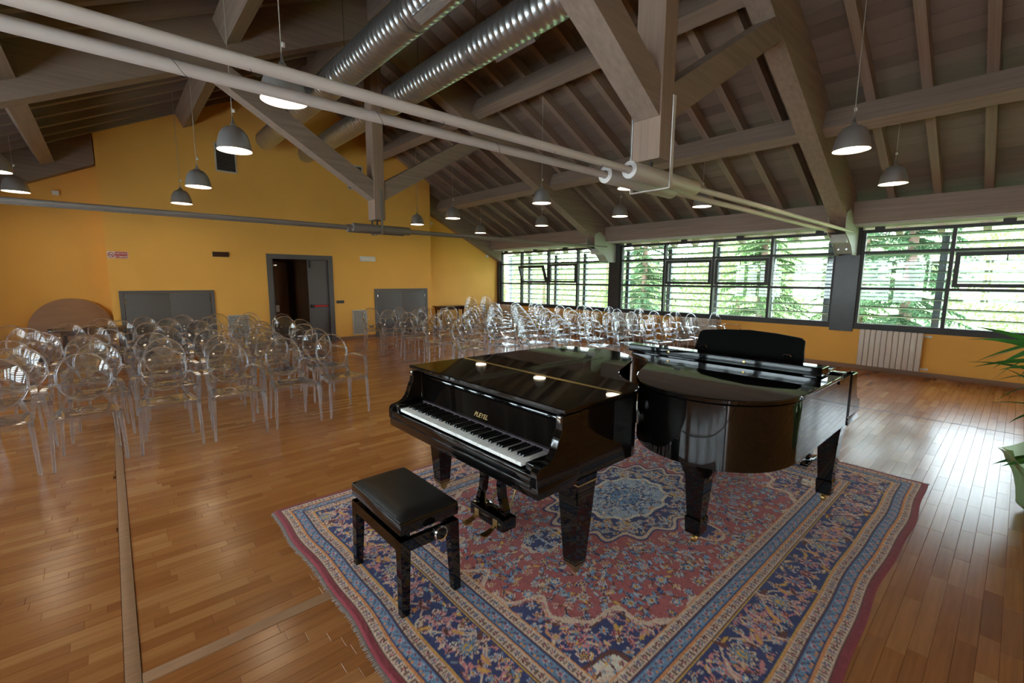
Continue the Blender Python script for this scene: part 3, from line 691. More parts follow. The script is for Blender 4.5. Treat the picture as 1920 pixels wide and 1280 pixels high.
# ------------------------------------------------------------------ rug: woven pattern computed knot by knot on a fine grid
RGX, RGY, RA, RB_ = 2.775, 1.83, 2.045, 1.50           # centre and half sizes
STEP = .0065
def rug():
    nx = int(2*RA/STEP)+1; ny = int(2*RB_/STEP)+1
    X, Y = np.meshgrid(np.linspace(-RA, RA, nx), np.linspace(-RB_, RB_, ny), indexing='ij')
    wob = .006*np.sin(Y*9+1)+.004*np.sin(X*7)
    ax, ay = np.abs(X), np.abs(Y)
    C = dict(bur=(.155, .028, .035), cream=(.40, .295, .225), blue=(.105, .165, .245), navy=(.030, .034, .092), red=(.265, .072, .068), brown=(.085, .032, .024),
             gold=(.40, .23, .055), pale=(.25, .28, .32), pink=(.35, .14, .14), sky=(.12, .20, .30), black=(.02, .015, .018), orange=(.40, .17, .065), ivory=(.47, .38, .31))
    C = {k: np.array(v) for k, v in C.items()}
    img = np.zeros((nx, ny, 3)); img[:] = C['navy']
    def put(mask, c, a=1.0):
        img[mask] = img[mask]*(1-a)+C[c]*a
    d = np.minimum(RA-ax, RB_-ay)                       # distance to the edge
    FX, FY = RA-.62, RB_-.62                            # field half size
    field = d > .62
    put(field, 'red')
    e = np.sqrt((ax/1.34)**2+(ay/1.02)**2); th = np.arctan2(ay/1.02, ax/1.34)
    lob = e+.045*np.cos(th*18)+.02*np.cos(th*36)
    med = np.sqrt((X/.64)**2+(Y/.44)**2); tm = np.arctan2(Y/.44, X/.64); mlob = med+.07*np.cos(tm*16)
    corner = field & (lob > 1.06); put(corner, 'navy'); put(field & (np.abs(lob-1.06) < .018), 'cream'); put(field & (np.abs(lob-1.085) < .008), 'brown')
    put(field & (lob > 1.29), 'ivory'); put(field & (np.abs(lob-1.29) < .012), 'brown'); put(field & (lob > 1.40), 'sky'); put(field & (np.abs(lob-1.40) < .012), 'cream')
    inmed = mlob < 1.0
    put(inmed, 'navy'); put(np.abs(mlob-1.0) < .030, 'cream'); put(np.abs(mlob-1.05) < .016, 'navy'); mi = med+.025*np.cos(tm*12); put(mi < .58, 'pale'); put(np.abs(mi-.58) < .025, 'ivory'); put(mi < .26, 'sky'); put(np.abs(mi-.26) < .02, 'navy')
    for px in (.86, ):
        q = np.sqrt(((ax-px)/.15)**2+(Y/.10)**2)+.08*np.cos(np.arctan2(Y/.10, (ax-px)/.15)*8)
        put(q < 1, 'navy'); put(np.abs(q-1) < .10, 'cream')
    q = np.sqrt((X/.10)**2+((ay-.60)/.13)**2); put((q < 1) & field, 'navy'); put((np.abs(q-1) < .10) & field, 'cream')
    rs = np.random.RandomState(3)
    QX, QY = ax, ay                                     # fourfold symmetry, as woven
    def window(cx, cy, r):
        return (QX > cx-r) & (QX < cx+r) & (QY > cy-r) & (QY < cy+r)
    def flower(cx, cy, r, n, pal, where, ph=0.):
        w_ = window(cx, cy, r*1.3) & where
        if not w_.any(): return
        dx, dy = QX[w_]-cx, QY[w_]-cy; rr = np.hypot(dx, dy); t = np.arctan2(dy, dx)+ph
        k = rr/(r*(.80+.22*np.cos(n*t)))
        sub = img[w_]
        sub[(k < 1)] = C[pal[0]]; sub[(k < .80)] = C[pal[1]]
        pet = (k < .80) & (np.cos(n*t) > .75) & (k > .42); sub[pet] = C[pal[2]]
        sub[k < .42] = C[pal[3]]; sub[k < .2] = C[pal[4]]
        img[w_] = sub
    def leaf(cx, cy, L, wd, ang, c0, c1, where):
        w_ = window(cx, cy, L) & where
        if not w_.any(): return
        dx, dy = QX[w_]-cx, QY[w_]-cy; u = dx*math.cos(ang)+dy*math.sin(ang); v = -dx*math.sin(ang)+dy*math.cos(ang)
        v = v-.25*u*u/L; k = np.abs(v)/(wd*np.clip(1-(u/L*2)**2, .001, 1)); sub = img[w_]
        ok = (np.abs(u) < L/2)
        sub[ok & (k < 1)] = C[c0]; sub[ok & (k < .55)] = C[c1]; img[w_] = sub
    def stroke(pts, wd, c, where):
        for (x0, y0), (x1, y1) in zip(pts[:-1], pts[1:]):
            mx, my = (x0+x1)/2, (y0+y1)/2; L = math.hypot(x1-x0, y1-y0)
            w_ = window(mx, my, L/2+wd*2) & where
            if not w_.any(): continue
            dx, dy = QX[w_]-x0, QY[w_]-y0; t = np.clip((dx*(x1-x0)+dy*(y1-y0))/(L*L+1e-9), 0, 1)
            dd = np.hypot(dx-t*(x1-x0), dy-t*(y1-y0)); sub = img[w_]; sub[dd < wd] = C[c]; img[w_] = sub
    pals = [('cream', 'navy', 'pale', 'gold', 'pink'), ('ivory', 'blue', 'sky', 'pink', 'gold'), ('cream', 'pink', 'bur', 'gold', 'navy'), ('navy', 'pale', 'blue', 'gold', 'bur'), ('cream', 'sky', 'navy', 'ivory', 'orange')]
    palr = [('cream', 'bur', 'pink', 'gold', 'blue'), ('ivory', 'brown', 'pink', 'gold', 'navy'), ('cream', 'blue', 'pale', 'orange', 'bur'), ('pink', 'bur', 'cream', 'sky', 'gold')]
    # curling stems, leaves and blossoms over field, corners, medallion
    def scatter(where, n, r0, r1, pal, leafc, stemc):
        idx = np.argwhere(where & (X >= 0) & (Y >= 0)); done = []
        for tries in range(n*12):
            if len(done) >= n: break
            i, j = idx[rs.randint(len(idx))]; cx, cyy = X[i, j], Y[i, j]; r = rs.uniform(r0, r1)
            if any((cx-a)**2+(cyy-b)**2 < (1.25*(r+c))**2 for a, b, c in done): continue
            done.append((cx, cyy, r)); a = rs.uniform(0, 6.28); pts = [(cx, cyy)]; h = a
            for k in range(9):
                h += .38; pts.append((pts[-1][0]+.022*math.cos(h), pts[-1][1]+.022*math.sin(h)))
            stroke(pts, .0042, stemc, where)
            for k in (3, 5, 7, 8):
                leaf(pts[k][0], pts[k][1], .05, .010, h+rs.uniform(-1.5, 1.5), leafc[rs.randint(len(leafc))], leafc[rs.randint(len(leafc))], where)
        for cx, cyy, r in done: flower(cx, cyy, r, rs.choice((5, 6, 8)), pal[rs.randint(len(pal))], where, rs.uniform(0, 6))
    redf = field & (lob < 1.04) & (mlob > 1.10)
    scatter(redf, 150, .015, .044, pals, ('cream', 'gold', 'blue', 'pale', 'navy', 'sky'), 'brown')
    scatter(corner & (lob < 1.27), 76, .014, .042, palr, ('cream', 'gold', 'bur', 'pink', 'blue'), 'pink')
    scatter(field & (lob > 1.30) & (lob < 1.38), 16, .018, .03, palr, ('blue', 'bur', 'gold'), 'brown')
    scatter(field & (lob > 1.42), 10, .02, .045, palr, ('cream', 'gold', 'bur'), 'orange')
    scatter((mlob < .95) & (mlob > .63), 46, .010, .026, palr, ('cream', 'gold', 'pale', 'sky'), 'cream')
    scatter(mi < .55, 22, .012, .026, pals, ('navy', 'ivory', 'blue'), 'navy')
    # borders (s runs along the edge)
    vert = (RA-ax) < (RB_-ay); s_ = np.where(vert, QY, QX); 
    def band(a, b): return (d >= a) & (d < b)
    put(d < .036, 'bur'); put(band(.028, .031), 'navy')
    for a, b in ((.036, .092), (.150, .206), (.440, .496), (.560, .62)):
        m_ = band(a, b); put(m_, 'cream'); mid = (a+b)/2; hw = (b-a)/2
        put(band(a, a+.008), 'brown'); put(band(b-.008, b), 'orange')
        P = .050; ss = s_/P; k = np.floor(ss); f_ = (ss-k-.5)*P; g = d-mid
        rr = np.hypot(f_*1.05, g*.95); t = np.arctan2(g, f_)
        mot = m_ & (rr < .0175*(.70+.30*np.cos(5*t)))
        col = np.where((k % 2 == 0)[..., None], C['blue']*.55, C['brown']*1.0); img[mot] = col[mot]
        put(m_ & (rr < .006), 'pink')
        put(m_ & (np.abs(np.abs(f_)-.0225) < .0025) & (np.abs(g) < .013), 'brown', .8)
    for a, b in ((.092, .150), (.496, .560)):
        m_ = band(a, b); put(m_, 'blue'); put(band(a, a+.006), 'navy'); put(band(b-.006, b), 'navy')
        P = .085; ss = s_/P; k = np.floor(ss); f_ = (ss-k-.5)*P; g = d-(a+b)/2
        put(m_ & (np.abs(g-.015*np.sin(ss*2*PI)) < .0036), 'navy'); rr = np.hypot(f_, g-.004); t = np.arctan2(g, f_)
        put(m_ & (rr < .019*(.75+.25*np.cos(6*t))), 'pale'); put(m_ & (rr < .011), 'pink'); put(m_ & (rr < .005), 'navy')
        put(m_ & (np.hypot((np.abs(f_)-.032)*1.2, g+.012) < .0075), 'orange'); put(m_ & (np.hypot((np.abs(f_)-.026), (g-.014)*1.6) < .007), 'bur')
    # main navy border: scrolling vine with gold-hearted palmettes
    main = band(.206, .440)
    put(main, 'navy'); put(band(.206, .211), 'gold'); put(band(.435, .440), 'gold')
    PER = .48; mid = .323
    def bpt(sv, off, side):      # point in the border: sv along, off from the middle line
        return (RA-(mid+off), sv) if side == 'v' else (sv, RB_-(mid+off))
    for side, LEN in (('v', RB_-.2), ('h', RA-.2)):
        k = 0
        while (k-.5)*PER < LEN+PER:
            s0 = (k-.25)*PER
            for half, sg in ((0, 1), (1, -1)):
                sc = s0+half*PER/2; ctr = bpt(sc, 0, side)
                pts = [bpt(sc-PER/4+PER/2*i/14, sg*.085*math.sin(PI*i/14), side) for i in range(15)]
                stroke(pts, .0046, 'cream', main)
                for i0, sgn in ((4, 1), (10, -1)):
                    p = pts[i0]; pts2 = [p]; h = 0
                    for q in range(12):
                        h = q*.45; pts2.append((p[0]+.042*math.sin(h)*(1 if side == 'v' else sgn), p[1]+.042*(1-math.cos(h))*(sgn if side == 'v' else 1)*-sg))
                    stroke(pts2[:9], .0042, 'cream', main)
                    flower(pts2[8][0], pts2[8][1], .022, 6, palr[(k+half) % 4], main)
                for i0 in (1, 6, 8, 13):
                    leaf(pts[i0][0], pts[i0][1], .075, .015, (1.1 if side == 'v' else .3)+i0, ('brown', 'pink', 'bur')[i0 % 3], ('cream', 'brown', 'gold')[(i0+k) % 3], main)
                if half == 0: flower(ctr[0], ctr[1], .062, 10, ('cream', 'blue', 'brown', 'gold', 'blue'), main)
                else: flower(ctr[0], ctr[1], .050, 8, ('pink', 'bur', 'cream', 'sky', 'bur'), main)
                flower(*bpt(sc+PER/4, .06, side), .024, 6, palr[(k+1) % 4], main); flower(*bpt(sc+PER/4, -.06, side), .024, 5, pals[(k+2) % 5], main)
            k += 1
    keep = img.copy(); solid = np.abs(img-C['navy']).sum(-1) > .02
    scatter(main & ~solid & (d > .222) & (d < .424), 120, .009, .020, palr+pals, ('cream', 'gold', 'pink', 'blue', 'brown'), 'pink')
    img *= (1+.10*rs.randn(nx, ny))[..., None]; img *= (1+.05*np.sin(X*61)*np.sin(X*23+1))[..., None]
    img *= 2.25; np.clip(img, .004, 1, img)
    # geometry: pile with a slightly wavy edge
    Z = .0105+.0008*rs.randn(nx, ny)+.0016*np.sin(X*3.1+.6)*np.sin(Y*2.3)
    edge = np.clip(d/.012, 0, 1); Z = .001+(Z-.001)*edge
    wx = .010*np.sin(Y*4.2)+.006*np.sin(Y*11); wy = .012*np.sin(X*3.4+1)+.005*np.sin(X*9)
    f1 = np.clip((ax-RA+.5)/.5, 0, 1); f2 = np.clip((ay-RB_+.5)/.5, 0, 1)
    PX = X+wx*f1; PY = Y+wy*f2
    co = np.stack([PX, PY, Z], -1).reshape(-1, 3)
    I = np.arange(nx*ny).reshape(nx, ny)
    fc = np.stack([I[:-1, :-1], I[1:, :-1], I[1:, 1:], I[:-1, 1:]], -1).reshape(-1, 4)
    me = bpy.data.meshes.new('rug'); me.vertices.add(len(co)); me.vertices.foreach_set('co', co.ravel())
    me.loops.add(fc.size); me.loops.foreach_set('vertex_index', fc.ravel()); me.polygons.add(len(fc)); me.polygons.foreach_set('loop_start', np.arange(0, fc.size, 4))
    me.update(calc_edges=True)
    a = me.color_attributes.new('knots', 'FLOAT_COLOR', 'POINT')
    a.data.foreach_set('color', np.concatenate([img, np.ones((nx, ny, 1))], -1).reshape(-1))
    me.polygons.foreach_set('use_smooth', [True]*len(me.polygons))
    m = bpy.data.materials.new('knotted_wool'); m.use_nodes = True; nt = m.node_tree; b = nt.nodes['Principled BSDF']
    at = nt.nodes.new('ShaderNodeAttribute'); at.attribute_name = 'knots'; nt.links.new(at.outputs['Color'], b.inputs['Base Color'])
    b.inputs['Roughness'].default_value = .95; b.inputs['Specular IOR Level'].default_value = .15; b.inputs['Sheen Weight'].default_value = .15
    t = thing('rug', 'large patterned red and navy rug with fringed ends under both grand pianos', 'rug', (RGX, RGY, 0))
    mk('pile', me, m, t)
    fr = MB()
    for sx in (-1, 1):
        y = -RB_+.01
        while y < RB_-.01:
            x0 = sx*RA+(.010*math.sin(y*4.2)+.006*math.sin(y*11)); L = .016+random.random()*.012; dy = random.uniform(-.005, .005); q = .0042
            fr.add([(x0-sx*.004, y-q, .003), (x0-sx*.004, y+q, .003), (x0+sx*L, y+dy+q*.4, .0015), (x0+sx*L, y+dy-q*.4, .0015), (x0+sx*L*.5, y+dy*.3, .0065)], [(0, 1, 4), (1, 2, 4), (2, 3, 4), (3, 0, 4), (0, 3, 2, 1)])
            y += .0085
    o = fr.obj('fringe', mat('fringe_wool', (.42, .36, .33), .95), t, False); o['kind'] = 'stuff'; o['label'] = 'pale fringe at both short ends'
rug()

# ------------------------------------------------------------------ grand pianos (u: keys -> tail, v: treble -> bass)
OUT = [(.175, 1.5), (1.36, 1.5), (1.50, 1.485), (1.63, 1.445), (1.74, 1.37), (1.82, 1.27), (1.865, 1.15), (1.882, 1.03), (1.872, .92), (1.835, .81), (1.765, .71), (1.66, .615), (1.54, .545), (1.40, .485),
       (1.26, .43), (1.13, .365), (1.03, .28), (.955, .175), (.90, .085), (.85, .03), (.78, .002), (.70, 0), (.175, 0)]
def catmull(pts, n=4, closed=False):
    out = []
    for i in range(1, len(pts)-2):
        p0, p1, p2, p3 = [np.array(p) for p in pts[i-1:i+3]]
        for k in range(n):
            t = k/n; out.append(tuple(.5*((2*p1)+(-p0+p2)*t+(2*p0-5*p1+4*p2-p3)*t*t+(-p0+3*p1-3*p2+p3)*t**3)))
    out.append(tuple(pts[-2])); return out
def smooth_out():
    core = OUT[1:-2]; ext = [(1.2, 1.5)]+core+[(.70, 0), (.60, 0)]
    c = catmull(ext, 4); return [OUT[0]]+c+[OUT[-1]]
POUT = smooth_out()
def inset(poly, d):
    n = len(poly); out = []
    for i in range(n):
        a, b, c = Vector(poly[i-1]), Vector(poly[i]), Vector(poly[(i+1) % n])
        e1 = (b-a).normalized(); e2 = (c-b).normalized(); n1 = Vector((e1.y, -e1.x)); n2 = Vector((e2.y, -e2.x))
        m_ = (n1+n2); m_ = m_/max(.3, m_.length_squared)*2 if m_.length > 1e-6 else n1
        out.append((b.x+m_.x*d, b.y+m_.y*d))
    return out
def slab(poly, z0, z1, b=.004):
    bm = bmesh.new(); vs = [bm.verts.new((p[0], p[1], z0)) for p in poly]; f = bm.faces.new(vs)
    r = bmesh.ops.extrude_face_region(bm, geom=[f]); bmesh.ops.translate(bm, vec=(0, 0, z1-z0), verts=[v for v in r['geom'] if isinstance(v, bmesh.types.BMVert)])
    if b:
        es = [e for e in bm.edges if len(e.link_faces) == 2 and abs(e.verts[0].co.z-e.verts[1].co.z) < 1e-6]
        bmesh.ops.bevel(bm, geom=es, offset=b, segments=2, affect='EDGES', profile=.5, clamp_overlap=True)
    return MB().bm(bm)
white_me = None
def piano(name, label, loc, rz, second):
    t = thing(name, label, 'piano', loc, rz, None)
    rim = inset(POUT, .012)
    # rim wall
    inner = inset(POUT, .055)
    mb = MB(); n = len(rim)
    vs = [(p[0], p[1], .60) for p in rim]+[(p[0], p[1], .962) for p in rim]+[(p[0], p[1], .962) for p in inner]+[(p[0], p[1], .60) for p in inner]
    fs = []
    for i in range(n-1):
        for a in range(4): b = (a+1) % 4; fs.append((a*n+i, a*n+i+1, b*n+i+1, b*n+i))
    fs += [(0, n, 2*n, 3*n), (n-1, 4*n-1, 3*n-1, 2*n-1)]
    mb.add(vs, fs); mb.obj('rim', black_lac, t, ang=30)
    slab(inset(POUT, .05), .615, .635, 0).obj('soundboard', black_satin, t, False)
    for vv in (.35, .75, 1.15): MB().box(.35, 1.25 if vv < .5 else 1.6, vv-.03, vv+.03, .53, .615).obj('back_beam', black_satin, t, False)
    # lid: hinged front flap and main leaf
    HU = .645
    main = [p for p in POUT if p[0] > HU+.002]; k0 = [i for i, p in enumerate(POUT) if p[0] > HU]
    main = [(HU+.002, 1.5)]+[POUT[i] for i in k0]+[(HU+.002, 0)]
    slab(main, .972, .997, .005).obj('lid', black_lac, t, ang=14)
    if not second:
        slab([(.165, 1.503), (HU-.002, 1.503), (HU-.002, -.003), (.165, -.003)], .972, .997, .005).obj('lid_flap', black_lac, t, ang=14)
        MB().tube([(HU, .01, .9985), (HU, 1.49, .9985)], .0042, 8).obj('lid_hinge', brass, t)
    else:
        fl = slab([(HU+.02, 1.43), (HU+.165, 1.43), (HU+.165, -.02), (HU+.02, -.02)], 1.003, 1.062, .006); fl.obj('folded_lid_flap', black_lac, t, ang=14)
        for vv in (.36, .95): MB().lathe([(.001, .173), (.009, .172), (.009, .163)], 10, (HU, vv, 1.035), 'x').obj('brass_button', brass, t)
    # cheeks: S-curved arms either side of the keys
    prof = [(-.012, .645), (-.012, .700), (-.008, .722), (.006, .736), (.030, .742), (.060, .748), (.088, .762), (.110, .786), (.124, .815), (.134, .845), (.146, .872), (.158, .892), (.160, .930), (.160, .962), (.30, .962), (.30, .645)]
    for v0, v1 in ((.004, .052), (1.448, 1.496)):
        bm = bmesh.new(); P_ = [bm.verts.new((p[0], v0, p[1])) for p in prof]; f = bm.faces.new(P_)
        r = bmesh.ops.extrude_face_region(bm, geom=[f]); bmesh.ops.translate(bm, vec=(0, v1-v0, 0), verts=[v for v in r['geom'] if isinstance(v, bmesh.types.BMVert)])
        es = [e for e in bm.edges if abs(e.verts[0].co.y-e.verts[1].co.y) < 1e-6]
        bmesh.ops.bevel(bm, geom=es, offset=.005, segments=2, affect='EDGES', profile=.5, clamp_overlap=True)
        MB().bm(bm).obj('cheek', black_lac, t, ang=20)
        a, b = sorted((v0 if v0 > 1 else v1, (v0-.055) if v0 > 1 else v1+.058))
        MB().box(.012, .21, a, b, .655, .742, .006).obj('key_block', black_lac, t)
        MB().box(.155, .166, (v0+v1)/2-.012, (v0+v1)/2+.012, .925, .958, .002).obj('corner_plate', chrome, t)
    MB().box(-.004, .30, .004, 1.496, .585, .655, .004).obj('keybed', black_lac, t)
    MB().box(-.010, .012, .052, 1.448, .645, .700, .004).obj('key_slip', black_lac, t)
    bx('key_slip_rail', black_lac, -.014, -.004, .05, 1.45, .628, .650, t, .003)
    # 88 keys
    K0, KW = .1375, 1.225/52
    wm = MB().box(0, .205, .0006, KW-.0006, -.02, 0, .0012).mesh('white_key'); wm.materials.append(ivory)
    km = MB().hexa([(.052, -.0055, -.004), (.052, .0055, -.004), (.058, .0048, .012), (.058, -.0048, .012)], [(.20, -.0055, -.004), (.20, .0055, -.004), (.20, .0048, .0125), (.20, -.0048, .0125)]).mesh('black_key', False); km.materials.append(black_satin)
    for i in range(52):                      # i from the bass end
        v = 1.50-K0-(i+1)*KW; mk('white_key', wm, None, t, (.010, v, .730))
        note = (i+5) % 7                     # 0 = C ; the first key is A
        if note not in (2, 6) and i < 51: mk('black_key', km, None, t, (.010, v, .730))
    bx('key_felt', felt, .203, .226, .11, 1.39, .70, .748, t)
    # fallboard leaning back, lettering on it
    fb = MB(); fb.hexa([(.222, .052, .745), (.222, 1.448, .745), (.238, 1.448, .745), (.238, .052, .745)], [(.325, .052, .925), (.325, 1.448, .925), (.341, 1.448, .925), (.341, .052, .925)]); fb.obj('fallboard', black_lac, t, False)
    MB().tube([(.250, .052, .912), (.250, 1.448, .912)], .007, 10).obj('fallboard_rail', black_lac, t)
    bx('front_rail', black_satin, .25, .345, .052, 1.448, .93, .965, t)
    if not second:
        lt = text('maker_name', 'PLEYEL', .040, gold, t, (.2292, .75, .776), (0, 0, 0), .0008, 'CENTER', 1.08)
        an = math.atan2(.19, .06)
        # text faces the player: right = -v, up = along the board
        Rr = Vector((0, -1, 0)); Uu = Vector((.103, 0, .18)).normalized(); Nn = Rr.cross(Uu)
        mtx = Matrix((Rr, Uu, Nn)).transposed().to_4x4(); mtx.translation = Vector((.2322, .75, .766)); lt.matrix_basis = mtx @ Matrix.Diagonal((1.08, 1, 1, 1))
    # legs
    def leg(u, v, tail=False):
        g = MB()
        def sec(w_, z): return [(u-w_/2, v-w_/2, z), (u+w_/2, v-w_/2, z), (u+w_/2, v+w_/2, z), (u-w_/2, v+w_/2, z)]
        if not second:
            g.hexa(sec(.086, .085), sec(.140, .52)); g.hexa(sec(.140, .52), sec(.155, .60))
        else:
            g.hexa(sec(.092, .075), sec(.102, .175)); g.hexa(sec(.102, .175), sec(.088, .186)); g.hexa(sec(.086, .186), sec(.132, .53)); g.hexa(sec(.132, .53), sec(.150, .60))
        o = g.obj('leg', black_lac, t, False)
        if not second:
            q = MB()
            q.box(u-.0775, u+.0775, v-.0775, v-.0755, .560, .566).box(u-.0785, u-.0755, v-.0785, v+.0785, .560, .566).box(u-.0785, u+.0785, v+.0755, v+.0785, .560, .566).box(u+.0755, u+.0785, v-.0785, v+.0785, .560, .566)
            q.obj('brass_line', gold, o, False)
            MB().hexa(sec(.066, .056), sec(.089, .098)).obj('ferrule', dull_brass, o, False)
        else: MB().lathe([(.022, .050), (.026, .076)], 14, (u, v, 0), 'z', True, True).obj('ferrule', brass, o)
        c = MB()
        c.lathe([(.003, -.013), (.024, -.013), (.027, -.009), (.027, .009), (.024, .013), (.003, .013)], 16, (u+.012, v, .0375), 'y')
        c.beam((u, v-.017, .062), (u+.012, v-.017, .036), .004, .018, (1, 0, 0)); c.beam((u, v+.017, .062), (u+.012, v+.017, .036), .004, .018, (1, 0, 0)); c.box(u-.012, u+.018, v-.02, v+.02, .054, .064)
        c.obj('caster', dull_brass if not second else brass, o)
        if tail:
            for dv in (-1, 1):
                b = MB(); arc = [(v+dv*.07, .60), (v+dv*.33, .60), (v+dv*.33, .575), (v+dv*.22, .567), (v+dv*.15, .545), (v+dv*.10, .50), (v+dv*.07, .44)]
                b.prism(arc, 'x', u-.045, u+.045); b.obj('leg_bracket', black_lac, t, False)
    leg(.37, .085); leg(.37, 1.415); leg(1.60, 1.04, True)
    # lyre with pedals
    for dv in (-1, 1):
        ly = MB()
        pts = [(.33, .75+dv*.125, .60), (.33, .75+dv*.120, .50), (.33, .75+dv*.095, .40), (.33, .75+dv*.085, .33), (.33, .75+dv*.10, .24), (.33, .75+dv*.128, .17), (.33, .75+dv*.13, .12)]
        for a, b in zip(pts[:-1], pts[1:]): ly.beam((a[0], a[1], a[2]+.006), (b[0], b[1], b[2]-.006), .050, .036, (0, 1, 0))
        ly.obj('lyre_post', black_lac, t, False)
    MB().box(.275, .385, .58, .92, .055, .135, .006).obj('pedal_box', black_lac, t)
    for vv in (.655, .845) if not second else (.655, .75, .845):
        p = MB(); path = [(.278, vv, .080), (.262, vv, .082), (.245, vv, .066), (.215, vv, .054), (.185, vv, .050), (.165, vv, .050)]
        wd = (.013, .013, .015, .020, .026, .020); hh = .009
        for i in range(5):
            a, b = path[i], path[i+1]; p.hexa([(a[0], a[1]-wd[i], a[2]-hh), (a[0], a[1]+wd[i], a[2]-hh), (a[0], a[1]+wd[i], a[2]), (a[0], a[1]-wd[i], a[2])], [(b[0], b[1]-wd[i+1], b[2]-hh), (b[0], b[1]+wd[i+1], b[2]-hh), (b[0], b[1]+wd[i+1], b[2]), (b[0], b[1]-wd[i+1], b[2])])
        p.obj('pedal', brass, t, False); bx('pedal_guard', dull_brass, .268, .276, vv-.022, vv+.022, .06, .118, t, .003)
        MB().tube([(.345, vv, .135), (.345, vv, .60)], .004, 8).obj('pedal_rod', brass, t)
    for dv in (-.09, .09): MB().tube([(.385, .75+dv, .10), (.64, .75+dv*.5, .60)], .0055, 8).obj('lyre_brace', brass, t)
    if second:
        # music desk standing behind the folded flap, seen from behind
        top = [(-.42, 0), (-.405, .10), (-.40, .165), (-.375, .185), (-.34, .190), (-.20, .205), (0, .215), (.20, .205), (.34, .190), (.375, .185), (.40, .165), (.405, .10), (.42, 0)]
        md = MB(); u0, u1 = .41, .335; hz = .215
        P_ = lambda p, th: (u0+(u1-u0)*p[1]/hz+th, .80+p[0], .962+.045+p[1])
        nn = len(top); vs = [P_(p, 0) for p in top]+[P_(p, .018) for p in top]
        md.add(vs, [tuple(range(nn-1, -1, -1)), tuple(range(nn, 2*nn))]+[(i, (i+1) % nn, (i+1) % nn+nn, i+nn) for i in range(nn)])
        md.obj('music_desk', mat('black_matte', (.002, .002, .002), .5, spec=.06), t, False)
        bx('desk_shelf', black_lac, .33, .60, .10, 1.40, .955, 1.005, t, .004)
        for dv in (-.33, .31): MB().tube([(.432, .80+dv-.03, 1.055), (.436, .80+dv-.015, 1.068), (.436, .80+dv+.02, 1.068), (.432, .80+dv+.025, 1.055)], .004, 6).obj('desk_hinge', chrome, t)
        bx('front_ledge', black_lac, .26, .34, .052, 1.448, .93, .968, t, .003)
        bx('desk_rail', black_lac, .60, .645, .004, 1.496, .94, .975, t)
    return t
piano('grand_piano', 'closed black grand piano with visible white keyboard, behind the low black bench', (1.42, 1.40, .0145), 0, False)
piano('grand_piano', 'black grand piano with raised music desk and rounded tail, nearer the windows', (4.19, 2.23, .0145), PI, True)

# ------------------------------------------------------------------ benches
t = thing('piano_bench', 'black piano bench with padded leather seat, in front of the keyboard', 'bench', (1.085, 2.10, .0145), 0)
HX, HY = .165, .285
MB().box(-HX, HX, -HY, HY, .415, .478, .006).obj('seat_box', black_lac, t)
bm = bmesh.new(); bmesh.ops.create_grid(bm, x_segments=14, y_segments=20, size=1)
for v in bm.verts:
    fx, fy = v.co.x, v.co.y; e = min(1-abs(fx), 1-abs(fy)); z = .478+.030*(1-(1-min(1, e*4.5))**2)+.012*(1-fx*fx)*(1-fy*fy)+.0012*math.sin(fy*40)*max(0, abs(fy)-.7)
    v.co = Vector((fx*(HX-.004), fy*(HY-.004), z))
MB().bm(bm).obj('cushion', black_leather, t, ang=60)
for a, b in (((-1, -1), (1, -1)), ((1, -1), (1, 1)), ((1, 1), (-1, 1)), ((-1, 1), (-1, -1))):
    MB().tube([(a[0]*(HX-.005), a[1]*(HY-.005), .480), (b[0]*(HX-.005), b[1]*(HY-.005), .480)], .004, 6).obj('piping', black_leather, t)
fr = MB(); fr.box(-HX, HX, -HY, -HY+.03, .325, .385).box(-HX, HX, HY-.03, HY, .325, .385).box(-HX, -HX+.03, -HY+.03, HY-.03, .325, .385).box(HX-.03, HX, -HY+.03, HY-.03, .325, .385)
fr.obj('apron', black_lac, t, False)
for sx in (-1, 1):
    for sy in (-1, 1):
        x, y = sx*(HX-.027), sy*(HY-.027); w0, w1 = .040, .054
        q = lambda w_, z, dx=0: [(x+sx*dx-w_/2, y+sy*dx-w_/2, z), (x+sx*dx+w_/2, y+sy*dx-w_/2, z), (x+sx*dx+w_/2, y+sy*dx+w_/2, z), (x+sx*dx-w_/2, y+sy*dx+w_/2, z)]
        MB().hexa(q(w0, 0, .012), q(w1, .385)).obj('leg', black_lac, t, False)
    MB().beam((sx*(HX-.05), -HY+.06, .36), (sx*(HX-.05), HY-.10, .43), .018, .02).obj('lift_arm', black_satin, t, False)
    MB().beam((sx*(HX-.05), HY-.06, .36), (sx*(HX-.05), -HY+.10, .43), .018, .02).obj('lift_arm', black_satin, t, False)
MB().lathe([(.006, -.345), (.006, -.30), (.012, -.345)], 10, (.02, 0, .392), 'y').obj('knob_stem', chrome, t)
MB().lathe([(.001, -.352), (.030, -.350), (.036, -.340), (.036, -.322), (.028, -.312), (.010, -.305), (.010, -.28)], 18, (.02, 0, .392), 'y').obj('height_knob', black_lac, t)
MB().lathe([(.029, -.3505), (.033, -.3525), (.037, -.3465)], 18, (.02, 0, .392), 'y').obj('knob_ring', chrome, t)
t = thing('pianist_bench', 'black bench on panel legs, half hidden behind the nearer piano', 'bench', (4.60, 1.50, .0145), 0)
MB().box(-.16, .16, -.42, .42, .43, .50, .008).obj('seat', black_lac, t)
for y in (-.38, .38):
    MB().box(-.055, .055, y-.015, y+.015, .022, .43).obj('panel_leg', black_lac, t, False); MB().box(-.16, .16, y-.03, y+.03, 0, .024, .004).obj('foot', black_lac, t)

